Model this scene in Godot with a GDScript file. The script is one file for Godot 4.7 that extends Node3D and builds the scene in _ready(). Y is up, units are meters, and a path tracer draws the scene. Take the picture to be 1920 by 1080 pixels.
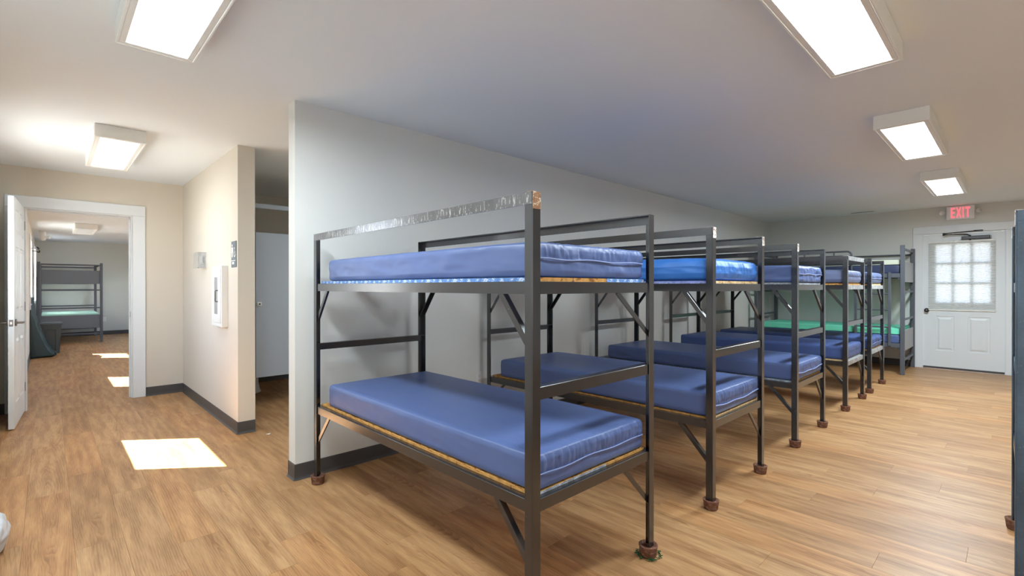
extends Node3D

var counts := {}
var M := {}
var rng := RandomNumberGenerator.new()

# ---------------------------------------------------------------- helpers: naming and nodes
func numbered(called: String) -> String:
	var n: int = counts.get(called, 0)
	counts[called] = n + 1
	return called if n == 0 else "%s_%03d" % [called, n]

func obj(called: String, mesh, mat, parent: Node = self) -> MeshInstance3D:
	var o := MeshInstance3D.new()
	o.name = numbered(called) if parent == self else called
	if mesh is SurfaceTool:
		o.mesh = mesh.commit()
	else:
		o.mesh = mesh
	if mat != null:
		o.material_override = mat
	o.cast_shadow = GeometryInstance3D.SHADOW_CASTING_SETTING_ON
	parent.add_child(o, true)
	return o

func thing(called: String, label: String, category: String, at := Vector3.ZERO, turn := 0.0, group := "") -> Node3D:
	var o := Node3D.new()
	o.name = numbered(called)
	add_child(o)
	o.position = at
	o.rotation.y = turn
	tag(o, label, category, group)
	return o

func tag(o: Node, label: String, category: String, group := "") -> void:
	o.set_meta("label", label)
	o.set_meta("category", category)
	if group != "":
		o.set_meta("group", group)

func setting(called: String, label: String, category: String, at := Vector3.ZERO, turn := 0.0) -> Node3D:
	var o := thing(called, label, category, at, turn)
	o.set_meta("kind", "structure")
	return o

func struct(called: String, mesh, mat, label: String, category: String) -> MeshInstance3D:
	var o := obj(called, mesh, mat)
	tag(o, label, category)
	o.set_meta("kind", "structure")
	return o

# ---------------------------------------------------------------- helpers: flat geometry
func S() -> SurfaceTool:
	var st := SurfaceTool.new()
	st.begin(Mesh.PRIMITIVE_TRIANGLES)
	return st

func poly(st: SurfaceTool, p: Array, n: Vector3, uv: Array = []) -> void:
	for i in range(1, p.size() - 1):
		var k := [0, i, i + 1]
		if (p[i] - p[0]).cross(p[i + 1] - p[0]).dot(n) > 0.0:
			k = [0, i + 1, i]
		for j in k:
			st.set_normal(n)
			if uv.size() > 0:
				st.set_uv(uv[j])
			st.add_vertex(p[j])

func bx(st: SurfaceTool, c: Vector3, s: Vector3, ch := 0.0, b := Basis.IDENTITY) -> void:
	var h := s * 0.5
	if ch <= 0.0:
		for ax in 3:
			for sg in [-1.0, 1.0]:
				var n := Vector3.ZERO
				n[ax] = sg
				var u := (ax + 1) % 3
				var v := (ax + 2) % 3
				var pts := []
				for q in [[-1, -1], [1, -1], [1, 1], [-1, 1]]:
					var p := Vector3.ZERO
					p[ax] = sg * h[ax]
					p[u] = q[0] * h[u]
					p[v] = q[1] * h[v]
					pts.append(c + b * p)
				poly(st, pts, b * n)
		return
	ch = minf(ch, minf(h.x, minf(h.y, h.z)) * 0.9)
	var at := func(ax: int, sg: Vector3) -> Vector3:
		var p := Vector3.ZERO
		for i in 3:
			p[i] = sg[i] * (h[i] if i == ax else h[i] - ch)
		return c + b * p
	for ax in 3:
		var u := (ax + 1) % 3
		var v := (ax + 2) % 3
		for s0 in [-1.0, 1.0]:
			var n := Vector3.ZERO
			n[ax] = s0
			var pts := []
			for q in [[-1.0, -1.0], [1.0, -1.0], [1.0, 1.0], [-1.0, 1.0]]:
				var sg := Vector3.ZERO
				sg[ax] = s0
				sg[u] = q[0]
				sg[v] = q[1]
				pts.append(at.call(ax, sg))
			poly(st, pts, b * n)
		for su in [-1.0, 1.0]:
			for sv in [-1.0, 1.0]:
				var n := Vector3.ZERO
				n[u] = su
				n[v] = sv
				var a := Vector3.ZERO
				a[u] = su
				a[v] = sv
				a[ax] = -1.0
				var z := a
				z[ax] = 1.0
				poly(st, [at.call(u, a), at.call(u, z), at.call(v, z), at.call(v, a)], (b * n).normalized())
	for sx in [-1.0, 1.0]:
		for sy in [-1.0, 1.0]:
			for sz in [-1.0, 1.0]:
				var sg := Vector3(sx, sy, sz)
				poly(st, [at.call(0, sg), at.call(1, sg), at.call(2, sg)], (b * sg).normalized())

func box(lo: Vector3, hi: Vector3, ch := 0.0) -> SurfaceTool:
	var st := S()
	bx(st, (lo + hi) * 0.5, hi - lo, ch)
	return st

# a prism: 2D outline in (u, v), swept from a along d
func prism(st: SurfaceTool, out: Array, a: Vector3, d: Vector3, u: Vector3, v: Vector3) -> void:
	var n := out.size()
	var area := 0.0
	for i in n:
		var p: Vector2 = out[i]
		var q: Vector2 = out[(i + 1) % n]
		area += p.cross(q)
	for i in n:
		var p: Vector2 = out[i]
		var q: Vector2 = out[(i + 1) % n]
		var e := q - p
		var nn := Vector2(e.y, -e.x) * signf(area)
		var n3 := (u * nn.x + v * nn.y).normalized()
		var p3 := a + u * p.x + v * p.y
		var q3 := a + u * q.x + v * q.y
		poly(st, [p3, q3, q3 + d, p3 + d], n3)
	var idx := Geometry2D.triangulate_polygon(PackedVector2Array(out))
	for k in range(0, idx.size(), 3):
		var t := []
		for j in 3:
			var p: Vector2 = out[idx[k + j]]
			t.append(a + u * p.x + v * p.y)
		poly(st, t, -d.normalized())
		poly(st, [t[0] + d, t[1] + d, t[2] + d], d.normalized())

# angle iron: outer corner runs from a to b, flanges go along u and v
func angle(st: SurfaceTool, a: Vector3, b: Vector3, u: Vector3, v: Vector3, wu := 0.038, wv := 0.038, t := 0.005) -> void:
	var e := 0.0015
	prism(st, [Vector2(e, 0), Vector2(wu, 0), Vector2(wu, t), Vector2(t, t), Vector2(t, wv), Vector2(0, wv), Vector2(0, e)], a, b - a, u, v)

# ---------------------------------------------------------------- helpers: smooth geometry
func smooth(verts: PackedVector3Array, idx: PackedInt32Array, closed := true) -> ArrayMesh:
	var vol := 0.0
	for i in range(0, idx.size(), 3):
		vol += verts[idx[i]].dot(verts[idx[i + 1]].cross(verts[idx[i + 2]]))
	if closed and vol > 0.0:
		for i in range(0, idx.size(), 3):
			var t := idx[i + 1]
			idx[i + 1] = idx[i + 2]
			idx[i + 2] = t
	var nor := PackedVector3Array()
	nor.resize(verts.size())
	for i in range(0, idx.size(), 3):
		var a := verts[idx[i]]
		var n := (verts[idx[i + 2]] - a).cross(verts[idx[i + 1]] - a)
		for j in 3:
			nor[idx[i + j]] += n
	for i in nor.size():
		nor[i] = nor[i].normalized() if nor[i].length() > 1e-12 else Vector3.UP
	var arr := []
	arr.resize(Mesh.ARRAY_MAX)
	arr[Mesh.ARRAY_VERTEX] = verts
	arr[Mesh.ARRAY_NORMAL] = nor
	arr[Mesh.ARRAY_INDEX] = idx
	var m := ArrayMesh.new()
	m.add_surface_from_arrays(Mesh.PRIMITIVE_TRIANGLES, arr)
	return m

func grid_idx(rows: int, cols: int, wrap: bool, idx: PackedInt32Array, base := 0) -> void:
	for r in rows - 1:
		for c in (cols if wrap else cols - 1):
			var a := base + r * cols + c
			var b := base + r * cols + (c + 1) % cols
			idx.append_array(PackedInt32Array([a, b, b + cols, a, b + cols, a + cols]))

# tube along points with round ends closed by a fan
func tube(pts: Array, r: float, seg := 10, loop := false) -> ArrayMesh:
	var verts := PackedVector3Array()
	var idx := PackedInt32Array()
	var n := pts.size()
	var up := Vector3.UP
	for i in n:
		var d: Vector3
		if loop:
			d = (pts[(i + 1) % n] - pts[(i - 1 + n) % n]).normalized()
		else:
			d = (pts[mini(i + 1, n - 1)] - pts[maxi(i - 1, 0)]).normalized()
		var u := up - d * up.dot(d)
		if u.length() < 0.15:
			u = Vector3.RIGHT - d * d.x
			if u.length() < 0.15:
				u = Vector3.BACK - d * d.z
		u = u.normalized()
		up = u
		var v := d.cross(u)
		for k in seg:
			var a := TAU * k / seg
			verts.append(pts[i] + (u * cos(a) + v * sin(a)) * r)
	if loop:
		for c in seg:
			verts.append(verts[c])
		grid_idx(n + 1, seg, true, idx)
	else:
		grid_idx(n, seg, true, idx)
		for e in [0, n - 1]:
			var c0 := verts.size()
			verts.append(pts[e])
			for k in seg:
				var a: int = e * seg + k
				var b: int = e * seg + (k + 1) % seg
				idx.append_array(PackedInt32Array([c0, b, a] if e == 0 else [c0, a, b]))
	return smooth(verts, idx)

# surface of revolution round the y axis: profile of (radius, height)
func lathe(prof: Array, seg := 24, sx := 1.0, sz := 1.0, basis := Basis.IDENTITY, at := Vector3.ZERO) -> ArrayMesh:
	var verts := PackedVector3Array()
	var idx := PackedInt32Array()
	for p in prof:
		for k in seg:
			var a := TAU * k / seg
			verts.append(at + basis * Vector3(cos(a) * p[0] * sx, p[1], sin(a) * p[0] * sz))
	grid_idx(prof.size(), seg, true, idx)
	return smooth(verts, idx)

func cyl(a: Vector3, b: Vector3, r: float, seg := 16, ch := 0.15) -> ArrayMesh:
	var d := b - a
	var l := d.length()
	var y := d / l
	var x := y.cross(Vector3.RIGHT if absf(y.x) < 0.9 else Vector3.UP).normalized()
	var e := minf(r * ch, l * 0.3)
	return lathe([[0.0001, 0.0], [r - e, 0.0], [r, e], [r, l - e], [r - e, l], [0.0001, l]], seg, 1, 1, Basis(x, y, x.cross(y)), a)

# ---------------------------------------------------------------- materials
func mat(name_: String, c: Color, rough := 0.6, spec := 0.5, metal := 0.0) -> StandardMaterial3D:
	var m := StandardMaterial3D.new()
	m.resource_name = name_
	m.albedo_color = c
	m.roughness = rough
	m.metallic_specular = spec
	m.metallic = metal
	M[name_] = m
	return m

func rgb(r: int, g: int, b: int) -> Color:
	return Color(r / 255.0, g / 255.0, b / 255.0)

func fnl(seed_: int, f: float, oct := 3) -> FastNoiseLite:
	var n := FastNoiseLite.new()
	n.seed = seed_
	n.frequency = f
	n.noise_type = FastNoiseLite.TYPE_SIMPLEX_SMOOTH
	n.fractal_type = FastNoiseLite.FRACTAL_FBM if oct > 1 else FastNoiseLite.FRACTAL_NONE
	n.fractal_octaves = oct
	return n

const PLW := 1024
const PLH := 128
const PLN := 12

func wood_atlas() -> ImageTexture:
	var data := PackedByteArray()
	data.resize(PLW * PLH * PLN * 3)
	var warp := fnl(11, 1.0, 3)
	var pore := fnl(12, 1.0, 2)
	var tone := fnl(13, 1.0, 3)
	var r2 := RandomNumberGenerator.new()
	r2.seed = 77
	var light := Vector3(199, 157, 111)
	var dark := Vector3(148, 106, 67)
	for p in PLN:
		var straight := p % 3 == 2
		var vc := r2.randf_range(-0.05, 0.05) if not straight else r2.randf_range(0.14, 0.3)
		var d0 := r2.randf_range(0.012, 0.05)
		var sl := r2.randf_range(0.025, 0.06) * (1.0 if r2.randf() < 0.5 else -1.0)
		var mid := r2.randf_range(0.1, 1.1)
		var period := r2.randf_range(0.0055, 0.011)
		var bright := r2.randf_range(-0.10, 0.10)
		var off := p * 37.3
		for j in PLH:
			var v := (float(j) / PLH - 0.5) * 0.181
			var o := ((p * PLH + j) * PLW) * 3
			for i in PLW:
				var u := i * 1.22 / PLW
				var w := warp.get_noise_2d(u * 1.7 + off, v * 9.0 + off)
				var dv := v - vc + 0.013 * w
				var dd := d0 + sl * (u - mid) + 0.018 * w
				var t := fposmod(sqrt(dv * dv + dd * dd) / period, 1.0)
				t = t * t * (1.0 - smoothstep(0.86, 1.0, t))
				var po := pore.get_noise_2d(u * 7.0 + off, v * 420.0)
				var to := tone.get_noise_2d(u * 1.6 - off, v * 16.0 + off)
				var k := clampf(0.25 + (0.50 + 0.7 * to) * t + 0.42 * maxf(po, -0.35) + 0.42 * to + bright, 0.0, 1.0)
				var c := light.lerp(dark, k)
				data[o] = int(c.x)
				data[o + 1] = int(c.y)
				data[o + 2] = int(c.z)
				o += 3
	return ImageTexture.create_from_image(Image.create_from_data(PLW, PLH * PLN, false, Image.FORMAT_RGB8, data))

# scuffed and chipped paint: base colour with patches of another colour
func worn(size: int, seed_: int, base: Color, chip: Color, amount: float, speck := 0.5, sx := 1.0, sy := 2.2) -> ImageTexture:
	var im := Image.create(size, size, false, Image.FORMAT_RGB8)
	var a := fnl(seed_, 0.018, 4)
	var b := fnl(seed_ + 1, 0.11, 2)
	var c := fnl(seed_ + 2, 0.01, 2)
	for y in size:
		for x in size:
			var k := a.get_noise_2d(x * sx, y * sy) + speck * b.get_noise_2d(x, y) * 0.6
			var f := smoothstep(amount, amount + 0.06, k)
			var g := 1.0 + 0.14 * c.get_noise_2d(x * 3, y) + 0.05 * b.get_noise_2d(x + 900, y)
			var q := base.lerp(chip, f)
			im.set_pixel(x, y, Color(q.r * g, q.g * g, q.b * g).clamp())
	return ImageTexture.create_from_image(im)

func textured(name_: String, tex: Texture2D, rough: float, spec: float, scale_ := 2.0) -> StandardMaterial3D:
	var m := mat(name_, Color.WHITE, rough, spec)
	m.albedo_texture = tex
	m.uv1_triplanar = true
	m.uv1_scale = Vector3.ONE * scale_
	return m

func make_materials() -> void:
	mat("ceiling", rgb(235, 240, 243), 0.9, 0.2)
	mat("wall_grey", rgb(221, 221, 217), 0.8, 0.3)
	mat("wall_cream", rgb(214, 206, 193), 0.8, 0.3)
	mat("wall_back", rgb(204, 205, 198), 0.8, 0.3)
	mat("trim", rgb(225, 229, 232), 0.4, 0.5)
	mat("door_white", rgb(223, 228, 231), 0.4, 0.5)
	mat("vinyl_base", rgb(74, 72, 72), 0.45, 0.5)
	mat("subfloor", rgb(105, 78, 52), 0.9, 0.2)
	mat("housing", rgb(236, 236, 232), 0.45, 0.5)
	mat("lens_off", rgb(222, 224, 224), 0.5, 0.5)
	var g := mat("lens_on", rgb(245, 245, 240), 0.5, 0.3)
	g.emission_enabled = true
	g.emission = Color(1.0, 0.99, 0.97)
	g.emission_energy_multiplier = 1.3
	var tex := wood_atlas()
	for k in 5:
		var tint: Color = [Color(1.0, 1.0, 1.0), Color(0.95, 0.94, 0.93), Color(1.0, 0.965, 0.93), Color(0.985, 0.985, 0.985), Color(0.93, 0.91, 0.885)][k]
		var m := mat("plank%d" % k, tint, 0.42, 0.45)
		m.albedo_texture = tex
	textured("steel", worn(256, 3, rgb(36, 35, 37), rgb(74, 73, 72), 0.66), 0.24, 0.62, 2.0)
	textured("steel_sheen", worn(256, 6, rgb(150, 150, 150), rgb(190, 190, 188), 0.3), 0.3, 0.6, 2.0)  # light reflected by the end bars is put into this paler colour
	textured("steel_blue", worn(256, 7, rgb(70, 85, 98), rgb(110, 120, 130), 0.66), 0.38, 0.5, 2.0)  # copy of the steel with window light on the posts put into its colour
	textured("steel_navy", worn(256, 5, rgb(38, 42, 48), rgb(80, 82, 86), 0.64), 0.26, 0.6, 2.0)
	textured("chipped", worn(512, 8, rgb(84, 83, 84), rgb(158, 158, 155), 0.30, 0.3, 2.6, 0.5), 0.2, 0.7, 2.6)
	for k in ["steel", "steel_navy", "chipped", "steel_sheen"]:
		M[k].clearcoat_enabled = true
		M[k].clearcoat = 0.45
		M[k].clearcoat_roughness = 0.2
	textured("rust", worn(256, 21, rgb(112, 74, 56), rgb(140, 112, 96), 0.2), 0.8, 0.3, 6.0)
	textured("bare", worn(128, 31, rgb(214, 204, 196), rgb(120, 92, 82), 0.3, 1.0), 0.7, 0.3, 8.0)
	textured("bare_rust", worn(128, 33, rgb(150, 112, 84), rgb(214, 200, 180), 0.15, 1.0), 0.75, 0.3, 9.0)
	textured("ply_edge", worn(256, 41, rgb(196, 146, 84), rgb(140, 92, 50), 0.3), 0.8, 0.2, 3.0)
	textured("ply_pale", worn(256, 43, rgb(220, 188, 140), rgb(180, 140, 92), 0.3), 0.8, 0.2, 3.0)
	textured("ply_blue", worn(256, 47, rgb(104, 140, 196), rgb(200, 206, 214), 0.18, 1.0), 0.75, 0.3, 5.0)
	textured("ply_lilac", worn(256, 49, rgb(134, 146, 206), rgb(170, 176, 214), 0.2, 1.0), 0.75, 0.3, 5.0)
	textured("ply_grey", worn(256, 51, rgb(140, 144, 150), rgb(184, 188, 196), 0.2, 1.0), 0.75, 0.3, 5.0)
	var cols := {"navy": rgb(66, 86, 138), "blue": rgb(83, 101, 148), "royal": rgb(52, 112, 190), "slate": rgb(104, 114, 148), "dusk": rgb(92, 104, 136), "dark": rgb(52, 62, 92), "green": rgb(122, 228, 194), "mint": rgb(176, 218, 200), "cream": rgb(214, 220, 200)}
	for k in cols:
		var m := mat("vinyl_" + k, cols[k], 0.42 if not k in ["green", "mint", "cream"] else 0.85, 0.5 if not k in ["green", "mint", "cream"] else 0.2)
		m.rim_enabled = k in ["green", "mint", "cream"]
		m.rim = 0.3
	mat("piping", rgb(126, 142, 190), 0.5, 0.5)
	mat("dorm", rgb(86, 90, 98), 0.42, 0.5)
	mat("dorm_panel", rgb(104, 110, 119), 0.42, 0.5)
	mat("dorm_panel_lit", rgb(158, 161, 164), 0.42, 0.5)  # same panels, their brightness at grazing light put into a lighter colour
	mat("bronze", rgb(44, 40, 40), 0.4, 0.6, 0.4)
	mat("nickel", rgb(120, 112, 106), 0.35, 0.6, 0.7)
	mat("black", rgb(22, 22, 24), 0.5, 0.5)
	mat("white_plastic", rgb(228, 228, 226), 0.4, 0.5)
	mat("grey_plastic", rgb(150, 152, 154), 0.45, 0.5)
	mat("stall", rgb(172, 180, 190), 0.45, 0.5)
	mat("porcelain", rgb(240, 240, 238), 0.15, 0.6)
	mat("tote", rgb(84, 92, 94), 0.55, 0.4)
	mat("blanket", rgb(72, 84, 86), 0.9, 0.2)
	mat("sign_slate", rgb(112, 120, 128), 0.5, 0.4)
	mat("sign_white", rgb(244, 244, 242), 0.5, 0.4)
	mat("green_scrap", rgb(28, 84, 46), 0.6, 0.4)
	mat("sign_face", rgb(238, 240, 244), 0.5, 0.4)
	mat("bag", rgb(204, 207, 212), 0.3, 0.6)
	mat("window_frame", rgb(240, 240, 238), 0.4, 0.5)
	var red := mat("exit_red", rgb(236, 96, 110), 0.5, 0.3)
	red.emission_enabled = true
	red.emission = rgb(255, 120, 132)
	red.emission_energy_multiplier = 0.8
	var gl := mat("glass", Color(0.95, 0.97, 0.97, 0.06), 0.02, 0.5)
	gl.transparency = BaseMaterial3D.TRANSPARENCY_ALPHA
	var clr := mat("clear_plastic", Color(0.72, 0.74, 0.75, 0.26), 0.1, 0.5)
	clr.transparency = BaseMaterial3D.TRANSPARENCY_ALPHA
	var ds := mat("door_shade", rgb(214, 217, 217), 0.9, 0.1)
	ds.backlight_enabled = true
	ds.backlight = Color(0.45, 0.45, 0.45)
	var sh := mat("shade_cloth", rgb(224, 226, 226), 0.9, 0.1)
	sh.backlight_enabled = true
	sh.backlight = Color(1.0, 1.0, 1.0)

# ---------------------------------------------------------------- bunk bed of angle iron
# local axes: +x is the free end towards the aisle, +z the side nearer the camera; base on the floor
func bunk(label: String, at: Vector3, turn: float, o: Dictionary) -> Node3D:
	var t := thing("bunk_bed", label, "bunk bed", at, turn, "angle iron bunk beds")
	var L: float = o.get("L", 1.915)
	var W: float = o.get("W", 0.80)
	var H: float = o.get("H", 1.575)
	var steel: Material = M[o.get("steel", "steel")]
	var X := L / 2.0
	var Z := W / 2.0
	var fl := 0.040
	var up := Vector3.UP
	var rust_caps: bool = o.get("caps", true)
	for sx in [-1.0, 1.0]:
		for sz in [-1.0, 1.0]:
			var st := S()
			var c := Vector3(sx * X, 0.03, sz * Z)
			# flange facing the end (in the plane x) and flange facing the side (in the plane z), which stops under the top rail
			bx(st, c + Vector3(-sx * 0.0025, (H - 0.03) / 2.0, -sz * fl / 2.0), Vector3(0.005, H - 0.03, fl), 0.001)
			bx(st, c + Vector3(-sx * (fl / 2.0 + 0.0025), (H - 0.073) / 2.0, -sz * 0.0025), Vector3(fl - 0.005, H - 0.073, 0.005), 0.001)
			var p := obj("post", st, steel, t)
			if rust_caps:
				var cc := Vector3(sx * (X - 0.018), 0, sz * (Z - 0.018))
				obj("foot_cap", lathe([[0.0001, 0.0], [0.034, 0.0], [0.037, 0.006], [0.041, 0.042], [0.043, 0.046], [0.043, 0.052], [0.036, 0.054], [0.034, 0.046], [0.0001, 0.045]], 28, 1, 1, Basis.IDENTITY, cc), M.rust, p)
			if sx > 0 and o.has("tip") and (sz > 0 or o.get("tip_far", false)):
				var tp := S()
				bx(tp, Vector3(X + 0.0005, H - 0.03, sz * (Z - fl / 2)), Vector3(0.0016, 0.06, fl + 0.001), 0.0003)
				bx(tp, Vector3(X - 0.02, H + 0.0005, sz * (Z - 0.02)), Vector3(0.04, 0.0016, 0.04), 0.0003)
				obj("bare_corner", tp, M[o.tip], p)
	# top rails along both sides
	for sz in [1.0, -1.0]:
		var st := S()
		angle(st, Vector3(-X + 0.001, H, sz * Z), Vector3(X - 0.0055, H, sz * Z), -up, Vector3(0, 0, -sz), 0.043, 0.038)
		obj("top_rail", st, M[o.get("top_steel", "steel")] if sz > 0 else steel, t)
	if o.get("end_top", false):
		var st := S()
		angle(st, Vector3(X + 0.0, H + 0.0055, -Z), Vector3(X, H + 0.0055, Z), -up, Vector3(-1, 0, 0), 0.043, 0.038)
		obj("end_top_rail", st, M[o.get("end_steel", "steel")], t)
	# deck frames, boards
	for lv in [[0.492, o.get("low_boards", ["ply_edge", "ply_edge", "ply_edge"]), o.get("low_side", "ply_edge")], [1.262, o.get("up_boards", ["ply_edge", "ply_edge", "ply_edge"]), o.get("up_side", "ply_edge")]]:
		var y: float = lv[0]
		var TH := 0.010 if y < 1.0 else 0.015
		for sz in [1.0, -1.0]:
			var st := S()
			angle(st, Vector3(-X + 0.0055, y, sz * (Z - 0.0055)), Vector3(X - 0.0055, y, sz * (Z - 0.0055)), -up, Vector3(0, 0, -sz), 0.045, 0.038)
			obj("side_rail", st, steel, t)
		for sx in [1.0, -1.0]:
			var st := S()
			angle(st, Vector3(sx * (X - 0.0055), y, -Z + 0.0455), Vector3(sx * (X - 0.0055), y, Z - 0.0455), -up, Vector3(-sx, 0, 0), 0.045, 0.038)
			obj("end_rail", st, M[o.get("end_steel", "steel")] if sx > 0 else steel, t)
		var cuts := [-1.0, -0.2, 0.4, 1.0]
		for k in 3:
			var z0: float = cuts[k] * (Z - 0.038) + (0.0015 if k > 0 else 0.0)
			var z1: float = cuts[k + 1] * (Z - 0.038) - (0.0015 if k < 2 else 0.0)
			var m := ArrayMesh.new()
			var st := S()
			var c := Vector3(0, y + TH / 2 + 0.0005, (z0 + z1) / 2)
			var h := Vector3(L / 2 - 0.030, TH / 2, (z1 - z0) / 2)
			for s in [1.0, -1.0]:
				poly(st, [c + Vector3(-h.x, s * h.y, -h.z), c + Vector3(h.x, s * h.y, -h.z), c + Vector3(h.x, s * h.y, h.z), c + Vector3(-h.x, s * h.y, h.z)], Vector3(0, s, 0))
				poly(st, [c + Vector3(-h.x, -h.y, s * h.z), c + Vector3(h.x, -h.y, s * h.z), c + Vector3(h.x, h.y, s * h.z), c + Vector3(-h.x, h.y, s * h.z)], Vector3(0, 0, s))
			st.set_material(M[lv[2]])
			st.commit(m)
			st = S()
			for s in [1.0, -1.0]:
				poly(st, [c + Vector3(s * h.x, -h.y, -h.z), c + Vector3(s * h.x, -h.y, h.z), c + Vector3(s * h.x, h.y, h.z), c + Vector3(s * h.x, h.y, -h.z)], Vector3(s, 0, 0))
			st.set_material(M[lv[1][2 - k]])
			st.commit(m)
			obj("deck_board", m, null, t)
	# ladder rungs halfway up both ends
	for sx in [1.0, -1.0]:
		var st := S()
		angle(st, Vector3(sx * (X - 0.0055), 0.888, -Z + 0.006), Vector3(sx * (X - 0.0055), 0.888, Z - 0.006), -up, Vector3(-sx, 0, 0), 0.045, 0.038)
		obj("end_rung", st, steel, t)
	# braces
	for y in [0.447, 1.217]:
		var low: bool = y < 1.0
		for q in [[1.0, 1.0], [-1.0, 1.0], [-1.0, -1.0]]:
			var run := 0.195 if low else 0.168
			brace(t, Vector3(q[0] * (X - run), y, q[1] * (Z - 0.008)), Vector3(q[0] * (X - 0.014), y - 0.185, q[1] * (Z - 0.008)), Vector3(0, 0, -q[1]), steel)
		brace(t, Vector3(X - 0.012, y, -Z + (0.215 if low else 0.27)), Vector3(X - 0.012, y - 0.185, -Z + 0.014), Vector3(-1, 0, 0), steel)
	return t

func brace(t: Node3D, a: Vector3, b: Vector3, inward: Vector3, steel: Material) -> void:
	var st := S()
	var d := (b - a).normalized()
	var side := d.cross(inward).normalized()
	if side.y > 0:
		side = -side
	angle(st, a + Vector3(0, 0.012, 0), b - d * 0.0, side, inward, 0.024, 0.024, 0.004)
	obj("brace", st, steel, t)

# ---------------------------------------------------------------- mattress
# size = (length x, height y, width z); base centre at the origin; pleats gather under the top edge of the +x end
func mattress(called: String, label: String, group: String, at: Vector3, size: Vector3, m: Material, o: Dictionary = {}) -> Node3D:
	var t := thing(called, label, "mattress", at, o.get("turn", 0.0), group)
	var r: float = o.get("r", 0.022)
	var sd: int = o.get("seed", 1)
	var pleat: float = 0.7 * o.get("pleat", 0.007)
	var wr: float = o.get("wrinkle", 0.0028)
	var puff: float = o.get("puff", 0.006)
	var fine: float = o.get("fine", 1.0)
	var h := size * 0.5
	var n1 := fnl(sd, 1.0, 3)
	var n2 := fnl(sd + 50, 1.0, 2)
	var ys := h.y + 0.0
	var seam: float = o.get("seam", 0.45) * size.y
	var ticks := []
	for ax in 3:
		var cnt: int = [int(56 * fine), 12, int(60 * fine)][ax]
		var a := []
		for i in cnt + 1:
			var f := float(i) / cnt
			a.append(lerpf(-h[ax] + r, h[ax] - r, f))
		for e in [0.0, 0.3, 0.6]:
			a.append(h[ax] - r * e * e * 0.9)
			a.append(-h[ax] + r * e * e * 0.9)
		a.sort()
		var u := [a[0]]
		for q in a:
			if q - u[-1] > 1e-4:
				u.append(q)
		ticks.append(u)
	var verts := PackedVector3Array()
	var idx := PackedInt32Array()
	var seen := {}
	for ax in 3:
		var u := (ax + 1) % 3
		var v := (ax + 2) % 3
		for s in [-1.0, 1.0]:
			var nu: int = ticks[u].size()
			var nv: int = ticks[v].size()
			var ids := PackedInt32Array()
			for i in nu:
				for j in nv:
					var p := Vector3.ZERO
					p[ax] = s * h[ax]
					p[u] = ticks[u][i]
					p[v] = ticks[v][j]
					var key := Vector3i((p * 10000.0).round())
					if not seen.has(key):
						seen[key] = verts.size()
						var inner := p.clamp(-h + Vector3.ONE * r, h - Vector3.ONE * r)
						var dir := (p - inner)
						var nn := dir.normalized()
						var q := inner + nn * r
						# softness and wrinkles
						var edge := 1.0 - absf(q.x) / h.x
						var topness := clampf(nn.y, 0.0, 1.0)
						var d := 0.0
						var bulge := (1.0 - pow(absf(q.x) / h.x, 4)) * (1.0 - pow(absf(q.z) / h.z, 4))
						d += puff * bulge * topness
						d += wr * n1.get_noise_3d(q.x * 5.0 + sd, q.y * 6.0, q.z * 9.0) * (0.45 + 0.55 * (1.0 - topness))
						d += wr * 0.8 * n2.get_noise_3d(q.x * 5.0 + q.y * 7.0, q.y * 13.0, q.z * 5.0 + sd) * (1.0 - topness)
						var frontness := clampf(nn.x, 0.0, 1.0)
						var nearfront := smoothstep(h.x - 0.16, h.x, q.x)
						var yy := q.y + h.y
						if pleat > 0.0:
							var ridge := absf(n2.get_noise_2d(q.z * 30.0 + sd * 3.0, yy * 4.0 + q.x * 3.0))
							ridge = 1.0 - smoothstep(0.0, 0.35, ridge)
							var zone := smoothstep(seam - 0.004, seam + 0.012, yy) if frontness > 0.5 else 1.0
							d -= pleat * ridge * nearfront * zone * maxf(frontness, 0.45 * topness)
							d += pleat * 0.8 * frontness * smoothstep(0.0, 0.02, yy - seam) * (1.0 - smoothstep(size.y - seam - 0.03, size.y - seam, yy - seam))
						if nn.y < -0.5:
							d = 0.0
						elif yy < 0.012:
							d *= 0.3
						verts.append(q + nn * d + Vector3(0, h.y, 0))
					ids.append(seen[key])
			for i in nu - 1:
				for j in nv - 1:
					var a := ids[i * nv + j]
					var b := ids[(i + 1) * nv + j]
					var c := ids[(i + 1) * nv + j + 1]
					var e := ids[i * nv + j + 1]
					if s > 0:
						idx.append_array(PackedInt32Array([a, c, b, a, e, c]))
					else:
						idx.append_array(PackedInt32Array([a, b, c, a, c, e]))
	obj("cover", smooth(verts, idx), m, t)
	if o.get("piping", true):
		var pts := []
		var hx := h.x + 0.001
		var hz := h.z + 0.001
		for k in 5:
			var a := deg_to_rad(-90.0 + k * 22.5)
			pts.append(Vector3(hx - r + cos(a) * (r + 0.002), seam, -hz + r + sin(a) * r))
		for k in 14:
			var f := (k + 1) / 15.0
			pts.append(Vector3(hx + 0.004 + 0.0015 * sin(f * 9.0), seam - o.get("sag", 0.0) * sin(f * PI) + 0.003 * sin(f * 14.0), lerpf(-hz + r, hz - r, f)))
		for k in 5:
			var a := deg_to_rad(k * 22.5)
			pts.append(Vector3(hx - r + cos(a) * (r + 0.002), seam, hz - r + sin(a) * r))
		obj("piping", tube(pts, o.get("pipe", 0.0028), 6), M[o.get("pipe_mat", "piping")], t)
	return t

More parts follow.
